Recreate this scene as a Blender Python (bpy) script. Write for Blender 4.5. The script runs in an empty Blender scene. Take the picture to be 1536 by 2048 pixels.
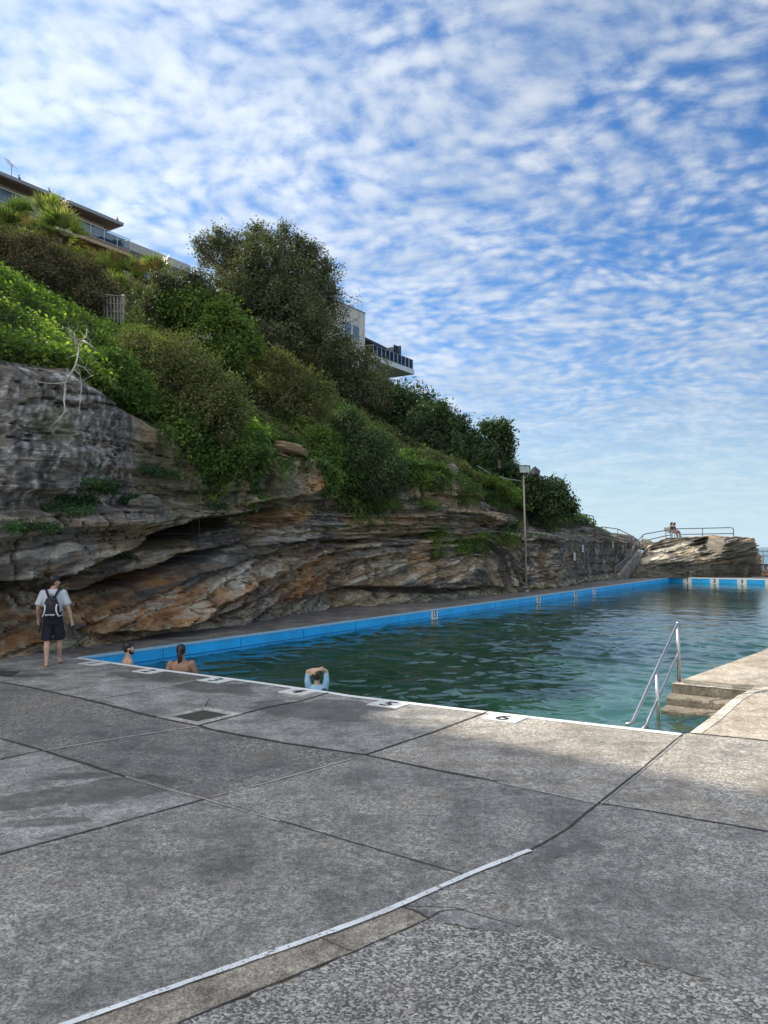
import bpy, math, random
import numpy as np
from mathutils import Vector, Matrix
random.seed(7); RNG = np.random.default_rng(7)
SC = bpy.context.scene; COL = SC.collection
# ------------------------------------------------------------------ camera
HC = 2.27; F = 1540.0; PITCH = math.radians(2.6)
cam_d = bpy.data.cameras.new('camera'); cam = bpy.data.objects.new('camera', cam_d); COL.objects.link(cam)
cam.location = (0, 0, HC); cam.rotation_euler = (math.radians(90)+PITCH, 0, 0)
cam_d.sensor_fit = 'VERTICAL'; cam_d.sensor_height = 36.0; cam_d.lens = 36.0*F/2048.0
cam_d.clip_start = 0.1; cam_d.clip_end = 30000
SC.camera = cam
SC.view_settings.view_transform = 'Standard'; SC.view_settings.look = 'None'
SC.view_settings.exposure = 1.0; SC.view_settings.gamma = 1.0
# ------------------------------------------------------------------ sun and sky
SUN_AZ = math.radians(-50)   # from +Y towards +X
SUN_EL = math.radians(35)
SUN_DIR = Vector((math.sin(SUN_AZ)*math.cos(SUN_EL), math.cos(SUN_AZ)*math.cos(SUN_EL), math.sin(SUN_EL)))
sun_d = bpy.data.lights.new('sun', 'SUN'); sun_d.energy = 3.4; sun_d.angle = math.radians(0.5); sun_d.color = (1.0, 0.91, 0.77)
sun = bpy.data.objects.new('sun', sun_d); COL.objects.link(sun)
sun.rotation_euler = SUN_DIR.to_track_quat('Z', 'Y').to_euler()
world = bpy.data.worlds.new('World'); SC.world = world; world.use_nodes = True

class G_:
    """tiny node graph helper"""
    def __init__(s, tree): s.t = tree; s.n = tree.nodes; s.l = tree.links
    def sock(s, inp, v):
        if isinstance(v, bpy.types.NodeSocket): s.l.new(v, inp)
        elif v is not None:
            if hasattr(inp.default_value, '__len__'):
                v = tuple(v) if hasattr(v, '__len__') else (v,)*len(inp.default_value)
                if len(inp.default_value) == 4 and len(v) == 3: v = v+(1,)
            inp.default_value = v
    def add(s, typ, ins={}, out=0, **props):
        nd = s.n.new(typ)
        for k, v in props.items(): setattr(nd, k, v)
        for k, v in ins.items(): s.sock(nd.inputs[k], v)
        return nd.outputs[out]
    def math(s, op, a, b=None, c=None, clamp=False):
        nd = s.n.new('ShaderNodeMath'); nd.operation = op; nd.use_clamp = clamp
        s.sock(nd.inputs[0], a)
        if b is not None: s.sock(nd.inputs[1], b)
        if c is not None: s.sock(nd.inputs[2], c)
        return nd.outputs[0]
    def mix(s, f, a, b, bt='MIX', clamp=False):
        nd = s.n.new('ShaderNodeMix'); nd.data_type = 'RGBA'; nd.blend_type = bt; nd.clamp_result = clamp
        s.sock(nd.inputs[0], f); s.sock(nd.inputs[6], a); s.sock(nd.inputs[7], b)
        return nd.outputs[2]
    def ss(s, x, lo, hi, o0=0.0, o1=1.0):
        nd = s.n.new('ShaderNodeMapRange'); nd.interpolation_type = 'SMOOTHSTEP'
        for i, v in enumerate((x, lo, hi, o0, o1)): s.sock(nd.inputs[i], v)
        return nd.outputs[0]
    def noise(s, vec, scale, detail=4, rough=0.55, dist=0.0, out=0, lac=2.0):
        return s.add('ShaderNodeTexNoise', {'Vector': vec, 'Scale': scale, 'Detail': detail, 'Roughness': rough, 'Distortion': dist, 'Lacunarity': lac}, out)
    def vor(s, vec, scale, out=0, feature='F1', rnd=1.0):
        return s.add('ShaderNodeTexVoronoi', {'Vector': vec, 'Scale': scale, 'Randomness': rnd}, out, feature=feature)
    def map(s, vec, scale=(1, 1, 1), loc=(0, 0, 0), rot=(0, 0, 0)):
        return s.add('ShaderNodeMapping', {'Vector': vec, 'Scale': scale, 'Location': loc, 'Rotation': rot})
    def ramp(s, f, stops, interp='LINEAR'):
        nd = s.n.new('ShaderNodeValToRGB'); nd.color_ramp.interpolation = interp
        el = nd.color_ramp.elements
        while len(el) < len(stops): el.new(0.5)
        for e, (p, c) in zip(el, stops): e.position = p; e.color = tuple(c)+(1,) if len(c) == 3 else c
        s.sock(nd.inputs[0], f); return nd.outputs[0]
    def attr(s, name, out=0): return s.add('ShaderNodeAttribute', {}, out, attribute_name=name)
    def bump(s, h, strength=0.5, dist=0.02, nrm=None):
        return s.add('ShaderNodeBump', {'Height': h, 'Strength': strength, 'Distance': dist, 'Normal': nrm} if nrm else {'Height': h, 'Strength': strength, 'Distance': dist})

# world: nishita blue behind a layer of altocumulus projected on a plane overhead
g = G_(world.node_tree); g.n.clear()
sky = g.add('ShaderNodeTexSky', {}, sky_type='NISHITA', sun_disc=False, sun_elevation=SUN_EL, sun_rotation=SUN_AZ, altitude=10, air_density=1.15, dust_density=0.6, ozone_density=2.6)
gen = g.add('ShaderNodeTexCoord', {}, 0)
sep = g.n.new('ShaderNodeSeparateXYZ'); g.sock(sep.inputs[0], gen)
X, Y, Z = sep.outputs
zz = g.math('ADD', g.math('MAXIMUM', Z, 0.0), 0.10)
px = g.math('DIVIDE', X, zz); py = g.math('DIVIDE', Y, zz)
cmb = g.n.new('ShaderNodeCombineXYZ'); g.sock(cmb.inputs[0], px); g.sock(cmb.inputs[1], py)
P0 = cmb.outputs[0]
warp = g.noise(P0, 1.1, 2, 0.5, out=1)
Pw = g.add('ShaderNodeVectorMath', {0: P0, 1: g.add('ShaderNodeVectorMath', {0: warp, 1: (0.35, 0.35, 0)}, operation='MULTIPLY')}, operation='ADD')
Pr = g.map(Pw, scale=(1.0, 1.12, 1), rot=(0, 0, math.radians(20)))
n_fine = g.noise(Pr, 13.5, 6, 0.62)
n_puff = g.add('ShaderNodeTexVoronoi', {'Vector': Pr, 'Scale': 20.0, 'Smoothness': 0.8, 'Randomness': 1.0}, 0, feature='SMOOTH_F1')
n_big = g.noise(P0, 0.9, 3, 0.5)
n_mid = g.noise(Pr, 2.2, 3, 0.55)
dens = g.math('ADD', g.math('MULTIPLY', n_fine, 0.9), g.math('MULTIPLY', g.math('SUBTRACT', 0.55, n_puff), 0.42))
dens = g.math('ADD', dens, g.math('MULTIPLY', g.math('SUBTRACT', n_big, 0.5), 0.55))
dens = g.math('ADD', dens, g.math('MULTIPLY', g.math('SUBTRACT', n_mid, 0.5), 0.42))
# less cover towards the right (east), more to the left
side = g.math('DIVIDE', X, g.math('MAXIMUM', g.math('SQRT', g.math('ADD', g.math('MULTIPLY', X, X), g.math('MULTIPLY', Y, Y))), 0.01))
dens = g.math('ADD', dens, g.math('MULTIPLY', side, -0.26))
dens = g.math('ADD', dens, g.ss(Z, 0.05, 0.35, 0.06, 0.0))
cover = g.ss(dens, 0.12, 0.72)
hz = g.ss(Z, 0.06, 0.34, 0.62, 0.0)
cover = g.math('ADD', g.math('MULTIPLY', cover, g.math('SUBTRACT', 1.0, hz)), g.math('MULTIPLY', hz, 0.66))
low = g.ss(Z, -0.02, 0.20, 1.0, 0.0)
shade = g.ss(g.noise(Pr, 3.4, 4, 0.6), 0.3, 0.7)
cloud = g.mix(shade, (3.5, 4.2, 5.2), (5.7, 6.05, 6.4))
left = g.ss(side, -0.6, 0.45, 1.12, 0.78)
cloud = g.mix(1.0, cloud, left, 'MULTIPLY')
cloud = g.mix(1.0, cloud, g.mix(g.ss(Y, -0.1, 0.25), (2.8, 2.5, 2.1), (1, 1, 1)), 'MULTIPLY')  # added fill: clouds behind the camera made brighter and warmer to lift the shade
blue = g.mix(1.0, sky, (0.31, 0.54, 0.79), 'MULTIPLY')
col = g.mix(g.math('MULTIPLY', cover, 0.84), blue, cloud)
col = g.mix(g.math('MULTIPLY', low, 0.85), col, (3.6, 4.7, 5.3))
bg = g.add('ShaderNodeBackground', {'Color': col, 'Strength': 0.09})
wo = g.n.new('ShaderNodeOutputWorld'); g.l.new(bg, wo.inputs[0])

# ------------------------------------------------------------------ frames
CP, SP = math.cos(PITCH), math.sin(PITCH)
def ray(u, v):
    x, y, z = u-768.0, F, -(v-1024.0)
    return np.array([x, y*CP - z*SP, y*SP + z*CP])
def at(u, v, Y):
    r = ray(u, v); return np.array([0, 0, HC]) + r*(Y/r[1])
def gnd(u, v, z=0.0):
    r = ray(u, v); return np.array([0, 0, HC]) + r*((z-HC)/r[2])
A0 = gnd(160, 1316); C0 = gnd(1343, 1155)
dd = (C0-A0); POOL_L = float(np.linalg.norm(dd)); dd = dd/POOL_L
nn = np.array([-dd[1], dd[0], 0.0])
ANG = math.atan2(dd[1], dd[0])
def W(s, t, z=0.0): return A0 + dd*s + nn*t + np.array([0, 0, z])
def st(p): q = np.asarray(p)-A0; return float(q@dd), float(q@nn)
def gst(u, v, z=0.0): return st(gnd(u, v, z))
def tp(u, v, t):
    """point where the sight line meets the vertical plane t -> (s, t, z)"""
    r = ray(u, v); c = np.array([0, 0, HC]); k = (t - (c-A0)@nn)/(r@nn); p = c+r*k
    return float((p-A0)@dd), t, float(p[2])
def proj(P):
    P = np.atleast_2d(P); q = P-np.array([0, 0, HC])
    yc = q[:, 1]*CP + q[:, 2]*SP; zc = -q[:, 1]*SP + q[:, 2]*CP
    return 768+F*q[:, 0]/yc, 1024-F*zc/yc, yc

# ------------------------------------------------------------------ numpy noise
_perm = RNG.permutation(4096)
def _h(ix, iy, iz):
    return _perm[(_perm[(_perm[ix & 4095] + iy) & 4095] + iz) & 4095]/4095.0
def vnoise(x, y, z=0.0):
    x, y, z = np.broadcast_arrays(np.asarray(x, float), np.asarray(y, float), np.asarray(z, float))
    ix, iy, iz = np.floor(x).astype(int), np.floor(y).astype(int), np.floor(z).astype(int)
    fx, fy, fz = x-ix, y-iy, z-iz
    fx, fy, fz = [f*f*f*(f*(f*6-15)+10) for f in (fx, fy, fz)]
    r = 0
    for a in (0, 1):
        for b in (0, 1):
            for c in (0, 1):
                w = (fx if a else 1-fx)*(fy if b else 1-fy)*(fz if c else 1-fz)
                r = r + w*_h(ix+a, iy+b, iz+c)
    return r*2-1
def fbm(x, y, z=0.0, o=5, g_=0.5, ridge=False):
    r = 0; a = 1; tot = 0
    for i in range(o):
        k = 2.03**i; n = vnoise(x*k+17.3*i, y*k+5.1*i, np.asarray(z)*k+3.7*i)
        if ridge: n = 1-2*np.abs(n)
        r = r+a*n; tot += a; a *= g_
    return r/tot
def sst(x, lo, hi):
    k = np.clip((np.asarray(x, float)-lo)/(hi-lo), 0, 1); return k*k*(3-2*k)

# ------------------------------------------------------------------ objects
def tag(o, label=None, cat=None, group=None, kind=None):
    if label: o['label'] = label
    if cat: o['category'] = cat
    if group: o['group'] = group
    if kind: o['kind'] = kind
    return o
def empty(name, loc, label, cat, group=None, rz=0.0):
    o = bpy.data.objects.new(name, None); COL.objects.link(o)
    o.location = [float(c) for c in loc]; o.rotation_euler = (0, 0, rz)
    return tag(o, label, cat, group)
def np_mesh(name, V, Fc, smooth=False, attrs=None, mats=None, fmat=None):
    """V (n,3); Fc (m,k) array"""
    me = bpy.data.meshes.new(name); V = np.asarray(V, np.float32); Fc = np.asarray(Fc, np.int32)
    m, k = Fc.shape
    me.vertices.add(len(V)); me.vertices.foreach_set('co', V.ravel())
    me.loops.add(m*k); me.loops.foreach_set('vertex_index', Fc.ravel())
    me.polygons.add(m); me.polygons.foreach_set('loop_start', np.arange(0, m*k, k, dtype=np.int32))
    if fmat is not None: me.polygons.foreach_set('material_index', np.asarray(fmat, np.int32))
    me.update(calc_edges=True)
    me.polygons.foreach_set('use_smooth', np.full(m, smooth))
    if attrs:
        for an, av in attrs.items():
            av = np.asarray(av, np.float32)
            if av.ndim == 1:
                at_ = me.attributes.new(an, 'FLOAT', 'POINT'); at_.data.foreach_set('value', av)
            else:
                at_ = me.attributes.new(an, 'FLOAT_COLOR', 'POINT')
                at_.data.foreach_set('color', np.concatenate([av, np.ones((len(av), 1), np.float32)], 1).ravel())
    for mm in (mats or []): me.materials.append(mm)
    return me
def link(name, me, parent=None, loc=None, rz=0.0):
    o = bpy.data.objects.new(name, me); COL.objects.link(o)
    if parent: o.parent = parent
    if loc is not None: o.location = [float(c) for c in loc]
    if rz: o.rotation_euler = (0, 0, rz)
    return o
class MB:
    """collects simple solids as one mesh; face materials by index"""
    def __init__(s): s.v = []; s.f = []; s.m = []; s.mi = 0
    def raw(s, vs, fs):
        b = len(s.v); s.v += [tuple(float(c) for c in v) for v in vs]
        s.f += [tuple(b+i for i in f) for f in fs]; s.m += [s.mi]*len(fs); return s
    def box(s, c, size, ax=None, az=None):
        """box centred at c, half sizes from size, axes ax (x dir) and up az"""
        X = np.array(ax if ax is not None else (1, 0, 0), float); X /= np.linalg.norm(X)
        Zv = np.array(az if az is not None else (0, 0, 1), float); Zv = Zv - X*(Zv@X); Zv /= np.linalg.norm(Zv)
        Yv = np.cross(Zv, X); h = np.array(size)/2.0; c = np.array(c, float)
        vs = [c+X*h[0]*a+Yv*h[1]*b+Zv*h[2]*d for a in (-1, 1) for b in (-1, 1) for d in (-1, 1)]
        return s.raw(vs, [(0, 1, 3, 2), (4, 6, 7, 5), (0, 4, 5, 1), (2, 3, 7, 6), (0, 2, 6, 4), (1, 5, 7, 3)])
    def prism(s, poly, z0, z1):
        """vertical prism from a ccw list of (x,y)"""
        n = len(poly); vs = [(p[0], p[1], z0) for p in poly]+[(p[0], p[1], z1) for p in poly]
        return s.raw(vs, [tuple(range(n-1, -1, -1)), tuple(range(n, 2*n))]+[(i, (i+1) % n, n+(i+1) % n, n+i) for i in range(n)])
    def tube(s, pts, r, sides=8, cap=True):
        pts = [np.array(p, float) for p in pts]; n = len(pts)
        rs = list(r) if hasattr(r, '__len__') else [r]*n
        vs = []; up = None
        for i, p in enumerate(pts):
            if i == 0: d = pts[1]-p
            elif i == n-1: d = p-pts[-2]
            else:
                d = (pts[i+1]-p)/max(1e-9, np.linalg.norm(pts[i+1]-p)) + (p-pts[i-1])/max(1e-9, np.linalg.norm(p-pts[i-1]))
            d = d/max(1e-9, np.linalg.norm(d))
            if up is None: up = np.array((0, 0, 1.0)) if abs(d[2]) < 0.9 else np.array((1.0, 0, 0))
            a = np.cross(up, d); a /= max(1e-9, np.linalg.norm(a)); b = np.cross(d, a); up = b
            for k in range(sides):
                th = 2*math.pi*k/sides; vs.append(p+rs[i]*(math.cos(th)*a+math.sin(th)*b))
        fs = [(i*sides+k, i*sides+(k+1) % sides, (i+1)*sides+(k+1) % sides, (i+1)*sides+k) for i in range(n-1) for k in range(sides)]
        if cap: fs += [tuple(range(sides-1, -1, -1)), tuple((n-1)*sides+k for k in range(sides))]
        return s.raw(vs, fs)
    def ball(s, c, r, sc=(1, 1, 1), seg=12, rings=8):
        vs = []; c = np.array(c, float)
        for i in range(rings+1):
            ph = math.pi*i/rings
            for k in range(seg):
                th = 2*math.pi*k/seg
                vs.append(c+r*np.array((math.sin(ph)*math.cos(th)*sc[0], math.sin(ph)*math.sin(th)*sc[1], math.cos(ph)*sc[2])))
        fs = [(i*seg+k, (i+1)*seg+k, (i+1)*seg+(k+1) % seg, i*seg+(k+1) % seg) for i in range(rings) for k in range(seg)]
        return s.raw(vs, fs)
    def build(s, name, mat, parent=None, loc=None, smooth=False, local=False):
        """vertices are world coordinates unless local; mesh origin at loc or parent's"""
        me = bpy.data.meshes.new(name); off = np.zeros(3); R = None
        if loc is not None: off = np.array(loc, float)
        V = np.array(s.v, float)
        if parent is not None and not local:
            # walk up to get the absolute location
            M = Matrix.Identity(4); p = parent; chain = []
            while p: chain.append(p); p = p.parent
            for q in reversed(chain): M = M @ (Matrix.Translation(q.location) @ q.rotation_euler.to_matrix().to_4x4())
            Mi = np.array(M.inverted()); V = V@Mi[:3, :3].T + Mi[:3, 3]
        elif loc is not None: V = V-off
        me.from_pydata([tuple(v) for v in V], [], s.f)
        ml = mat if isinstance(mat, (list, tuple)) else [mat]
        for m in ml: me.materials.append(m)
        for p, mi in zip(me.polygons, s.m): p.material_index = mi; p.use_smooth = smooth
        me.update()
        return link(name, me, parent, loc if parent is None else None)
def copy_tree(o, parent=None):
    c = o.copy(); COL.objects.link(c); c.parent = parent
    for ch in o.children: copy_tree(ch, c)
    return c

# ------------------------------------------------------------------ materials
def material(name):
    m = bpy.data.materials.new(name); m.use_nodes = True; g = G_(m.node_tree)
    b = g.n['Principled BSDF']; return m, g, b
def simple(name, col, rough=0.6, metal=0.0, var=0.12, scale=8.0, spec=0.5, bump=0.0, emis=None):
    m, g, b = material(name); co = g.add('ShaderNodeTexCoord', {}, 3)
    n = g.noise(co, scale, 4, 0.6)
    c = g.mix(1.0, col, g.ss(n, 0.25, 0.75, 1-var, 1+var), 'MULTIPLY')
    g.sock(b.inputs['Base Color'], c); g.sock(b.inputs['Roughness'], rough); g.sock(b.inputs['Metallic'], metal)
    b.inputs['Specular IOR Level'].default_value = spec
    if bump: g.sock(b.inputs['Normal'], g.bump(g.noise(co, scale*4, 3), bump, 0.02))
    return m
M = {}
# ================================================================== deck material
def deck_material(name, aggw, tone, tint=(1, 1, 1), stains=(), fine=1.0):
    """aggw 0..1 how far the pebbles are exposed"""
    m, g, b = material(name); co = g.add('ShaderNodeNewGeometry', {}, 0)
    w1 = g.noise(co, 0.55, 5, 0.6); w2 = g.noise(co, 2.3, 6, 0.65); w3 = g.noise(co, 14, 5, 0.7)
    peb = g.vor(co, 62*fine, 1); pebd = g.vor(co, 62*fine, 0)
    pv = g.add('ShaderNodeSeparateColor', {0: peb}, 0)
    sp = g.noise(co, 120, 2, 0.6)
    cell = g.add('ShaderNodeSeparateColor', {0: g.vor(co, 105, 1)}, 1)
    sand = g.math('MULTIPLY', g.ss(cell, 0.0, 1.0, 0.62, 1.36), g.ss(sp, 0.3, 0.7, 0.85, 1.15))
    pebc = g.ramp(pv, [(0.0, (0.05, 0.048, 0.05)), (0.30, (0.12, 0.11, 0.105)), (0.5, (0.26, 0.25, 0.24)), (0.75, (0.47, 0.44, 0.385)), (1.0, (0.62, 0.57, 0.49))])
    cem = g.mix(g.ss(w2, 0.35, 0.7), (0.215*tint[0], 0.206*tint[1], 0.194*tint[2]), (0.44*tint[0], 0.432*tint[1], 0.408*tint[2]))
    cem = g.mix(1.0, cem, sand, 'MULTIPLY')
    expo = g.math('MULTIPLY', g.ss(g.math('ADD', g.math('MULTIPLY', w2, 0.6), g.math('MULTIPLY', w1, 0.5)), 0.42, 0.66), aggw)
    if aggw > 0.9: expo = g.ss(w3, 0.2, 0.6, 0.45, 0.85)
    c = g.mix(expo, cem, pebc)
    # large light / dark weathering, slight ochre bloom
    c = g.mix(1.0, c, g.ss(w1, 0.28, 0.72, 0.74, 1.22), 'MULTIPLY')
    c = g.mix(1.0, c, g.ss(w3, 0.30, 0.70, 0.70, 1.28), 'MULTIPLY')
    och = g.ss(g.noise(co, 1.15, 5, 0.65, 0.6), 0.56, 0.74)
    c = g.mix(g.math('MULTIPLY', och, 0.38), c, (0.40, 0.30, 0.19))
    drk = g.ss(g.noise(g.map(co, scale=(1, 1, 1), loc=(31, 7, 0)), 0.9, 6, 0.68), 0.53, 0.68)
    c = g.mix(g.math('MULTIPLY', drk, 0.50), c, (0.085, 0.083, 0.080))
    # dark pits and specks
    pit = g.ss(g.vor(g.map(co, loc=(3, 9, 0)), 24, 0), 0.05, 0.13, 1.0, 0.0)
    pit = g.math('MULTIPLY', pit, g.ss(w3, 0.5, 0.62))
    c = g.mix(g.math('MULTIPLY', pit, 0.5), c, (0.05, 0.05, 0.05))
    rough = 0.82; spec = 0.35
    sx = g.n.new('ShaderNodeSeparateXYZ'); g.sock(sx.inputs[0], co)
    wet = None
    for (cx, cy, rx, ry, rot) in stains:
        cr, sr = math.cos(rot), math.sin(rot)
        dx = g.math('SUBTRACT', sx.outputs[0], cx); dy = g.math('SUBTRACT', sx.outputs[1], cy)
        a = g.math('ADD', g.math('MULTIPLY', dx, cr/rx), g.math('MULTIPLY', dy, sr/rx))
        e = g.math('ADD', g.math('MULTIPLY', dx, -sr/ry), g.math('MULTIPLY', dy, cr/ry))
        q = g.math('SQRT', g.math('ADD', g.math('MULTIPLY', a, a), g.math('MULTIPLY', e, e)))
        q = g.math('ADD', q, g.math('MULTIPLY', g.math('SUBTRACT', g.noise(co, 3.0, 4, 0.6), 0.5), 1.3))
        k = g.ss(q, 0.82, 0.94, 1.0, 0.0)
        wet = k if wet is None else g.math('MAXIMUM', wet, k)
    if wet is not None:
        c = g.mix(g.math('MULTIPLY', wet, 0.55), c, (0.075, 0.070, 0.060))
        rough = g.math('SUBTRACT', 0.82, g.math('MULTIPLY', wet, 0.30))
    c = g.mix(1.0, c, (tone, tone, tone), 'MULTIPLY')
    g.sock(b.inputs['Base Color'], c); g.sock(b.inputs['Roughness'], rough); b.inputs['Specular IOR Level'].default_value = spec
    hgt = g.math('ADD', g.math('MULTIPLY', pebd, -0.6*max(aggw, 0.25)), g.math('MULTIPLY', sp, 0.8))
    g.sock(b.inputs['Normal'], g.bump(hgt, 0.35, 0.010))
    return m
def stn(u, v, rx, ry, rot=0.0):
    p = gnd(u, v); return (float(p[0]), float(p[1]), rx, ry, rot)
ST = (stn(215, 1580, 0.75, 0.42, 0.5), stn(60, 1600, 0.5, 0.3, 0.3), stn(160, 1553, 0.40, 0.12, 0.3), stn(95, 1645, 0.42, 0.12, 0.2), stn(320, 1352, 1.3, 0.5, -0.5), stn(430, 1375, 0.9, 0.5, -0.5), stn(620, 1420, 1.1, 0.6, -0.55), stn(700, 1410, 0.8, 0.3, -0.5), stn(60, 1352, 0.6, 0.25, 0))
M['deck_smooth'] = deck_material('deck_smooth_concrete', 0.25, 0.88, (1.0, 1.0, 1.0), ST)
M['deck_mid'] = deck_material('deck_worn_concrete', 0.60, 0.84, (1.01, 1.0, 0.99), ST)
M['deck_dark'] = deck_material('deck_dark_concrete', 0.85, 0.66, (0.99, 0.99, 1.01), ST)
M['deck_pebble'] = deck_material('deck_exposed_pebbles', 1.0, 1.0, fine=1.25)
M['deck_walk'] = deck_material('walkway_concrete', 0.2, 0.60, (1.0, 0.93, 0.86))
M['deck_sand_lit'] = deck_material('deck_sandy_sunlit_concrete', 0.55, 1.22, (1.20, 1.05, 0.85))  # sandy; raised tone and warm tint also paint in the sunlight at right
M['deck_lit'] = deck_material('deck_sunlit_concrete', 0.60, 1.02, (1.06, 1.0, 0.92))  # paler, warmer copy of the worn concrete, sunlight put into its tone
M['joint'] = simple('dark_joint', (0.045, 0.042, 0.04), 0.9, var=0.4, scale=30)
M['joint_pale'] = simple('pale_joint_mortar', (0.42, 0.42, 0.40), 0.9, var=0.35, scale=30)
def worn_paint(name, col, wear, under=(0.22, 0.21, 0.19)):
    m, g, b = material(name); co = g.add('ShaderNodeNewGeometry', {}, 0)
    n = g.math('ADD', g.math('MULTIPLY', g.noise(co, 9, 5, 0.7), 0.55), g.math('MULTIPLY', g.noise(co, 55, 3, 0.7), 0.45))
    k = g.ss(n, wear, wear+0.06)
    c = g.mix(k, under, g.mix(1.0, col, g.ss(g.noise(co, 4, 4), 0.3, 0.7, 0.86, 1.08), 'MULTIPLY'))
    g.sock(b.inputs['Base Color'], c); b.inputs['Roughness'].default_value = 0.65
    g.sock(b.inputs['Normal'], g.bump(g.noise(co, 80, 3, 0.7), 0.4, 0.008)); return m
M['white_line'] = worn_paint('worn_white_paint', (0.80, 0.82, 0.82), 0.405)
M['white_edge'] = worn_paint('white_edge_paint', (0.82, 0.83, 0.80), 0.33)
M['tile_white'] = simple('white_marker_paint', (0.68, 0.69, 0.66), 0.6, var=0.16, scale=14)
M['black_ink'] = simple('black_marker_paint', (0.015, 0.015, 0.018), 0.6)

WATER_Z = -0.36
POOL_W = 11.4
near_px = [(160, 1316), (337, 1341), (500, 1362), (657, 1384), (700, 1391), (900, 1415), (1100, 1438), (1365, 1468)]
near = [gst(*p) for p in near_px]
STEP_T0, STEP_T1, STEP_S = -10.8, -11.88, 3.63      # steps: inner end, outer end, top edge
B_ = near[-1]
def poly_mesh(name, polys_world, mat, z=0.0, label=None, parent=None):
    mb = MB()
    for P in polys_world:
        mb.raw([(p[0], p[1], z if len(p) < 3 else p[2]) for p in P], [tuple(range(len(P)))])
    return mb.build(name, mat)
def S(pts, z=0.0): return [tuple(W(s, t, z)) for s, t in pts]
# base sheet of the deck, with the pool left open
RIM = W(B_[0], B_[1])
right_in = [(B_[0], B_[1]-0.10), (1.2, -11.9), (3.0, -11.93), (STEP_S+0.35, -12.0)]
deck = MB()
deck.raw(S([(-40, -60), (-40, 14)]+[(0, 14)]+[(s, t) for s, t in near]+[(B_[0], -60)], -0.002), [tuple(range(4+len(near)-0+0))][:0] or [tuple(range(3+len(near)+1))])
deck.raw(S([(B_[0], -60), (B_[0], B_[1]), (B_[0]+0.001, B_[1]-0.10), (1.2, -11.9), (3.0, -11.93), (STEP_S, -11.98), (STEP_S, -60)][::-1], -0.002), [tuple(range(7))])
deck.raw(S([(STEP_S, -60), (58, -34), (58, -11.7), (STEP_S+14, -11.7), (STEP_S+5.5, -11.5), (STEP_S, -10.8)], -0.002), [tuple(range(6))])
deck.raw(S([(0, 0), (0, 14), (POOL_L, 14), (POOL_L, 0)], -0.002)[::-1], [(0, 1, 2, 3)])
deck.raw(S([(POOL_L, 14), (62, 14), (62, -34), (POOL_L, -34)], -0.002), [(0, 1, 2, 3)])
# outer drop to the sea
deck.raw([tuple(W(58, -34, -0.002)), tuple(W(STEP_S, -60, -0.002)), tuple(W(STEP_S, -60, -6)), tuple(W(58, -34, -6))], [(0, 1, 2, 3)])
deck.raw([tuple(W(62, 14, -0.002)), tuple(W(62, -34, -0.002)), tuple(W(62, -34, -6)), tuple(W(62, 14, -6))], [(0, 1, 2, 3)])
o = deck.build('ground', M['deck_sand_lit']); tag(o, kind='structure')

# ---- slabs (each a 4 mm thick sheet over the base)
def px(*pts, z=0.003): return [tuple(gnd(u, v, z)) for u, v in pts]
def pxw(lst, z): return [tuple(gnd(*p, z)) if len(p) == 2 else tuple(W(p[1], p[2], z)) for p in lst]
zS = 0.003
NE = near_px
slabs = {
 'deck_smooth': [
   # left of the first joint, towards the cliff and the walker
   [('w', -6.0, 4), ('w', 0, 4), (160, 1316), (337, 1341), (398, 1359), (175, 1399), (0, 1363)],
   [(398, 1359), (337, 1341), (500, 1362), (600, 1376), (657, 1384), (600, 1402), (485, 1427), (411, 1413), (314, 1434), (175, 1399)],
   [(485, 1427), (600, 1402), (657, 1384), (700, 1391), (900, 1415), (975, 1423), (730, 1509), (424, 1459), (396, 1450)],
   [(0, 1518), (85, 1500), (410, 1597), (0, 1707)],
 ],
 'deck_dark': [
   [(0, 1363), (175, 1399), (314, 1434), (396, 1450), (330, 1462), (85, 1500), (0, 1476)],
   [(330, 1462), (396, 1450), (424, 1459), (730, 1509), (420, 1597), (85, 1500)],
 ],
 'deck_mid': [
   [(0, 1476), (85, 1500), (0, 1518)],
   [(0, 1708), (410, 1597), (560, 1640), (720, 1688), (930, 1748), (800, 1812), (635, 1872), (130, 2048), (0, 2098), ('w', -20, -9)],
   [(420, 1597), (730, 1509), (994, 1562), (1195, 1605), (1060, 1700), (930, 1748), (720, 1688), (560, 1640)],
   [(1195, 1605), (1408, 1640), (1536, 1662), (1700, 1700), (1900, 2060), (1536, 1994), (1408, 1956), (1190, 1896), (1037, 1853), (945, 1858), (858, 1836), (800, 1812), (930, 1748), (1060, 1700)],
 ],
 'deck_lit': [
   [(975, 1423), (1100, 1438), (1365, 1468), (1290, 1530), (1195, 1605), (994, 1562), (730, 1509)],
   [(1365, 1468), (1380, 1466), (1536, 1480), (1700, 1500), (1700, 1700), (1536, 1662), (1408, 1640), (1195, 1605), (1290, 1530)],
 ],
 'deck_sand_lit': [
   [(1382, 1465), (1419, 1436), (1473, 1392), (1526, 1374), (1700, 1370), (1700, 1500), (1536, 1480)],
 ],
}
for k, L in slabs.items():
    mb = MB()
    for i, P in enumerate(L):
        Q = pxw(P, zS); c = np.mean(np.array(Q), 0)
        mb.raw(Q, [tuple(range(len(Q)))])
    o = mb.build('pavement', M[k]); tag(o, kind='structure')
o = poly_mesh('walkway', [S([(0.0, 0.02), (POOL_L+6, 0.02), (POOL_L+6, 6), (0.0, 6), (-1.2, 6), (-1.2, 2.0)][:4], 0.002)], M['deck_walk']); tag(o, kind='structure')
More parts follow.
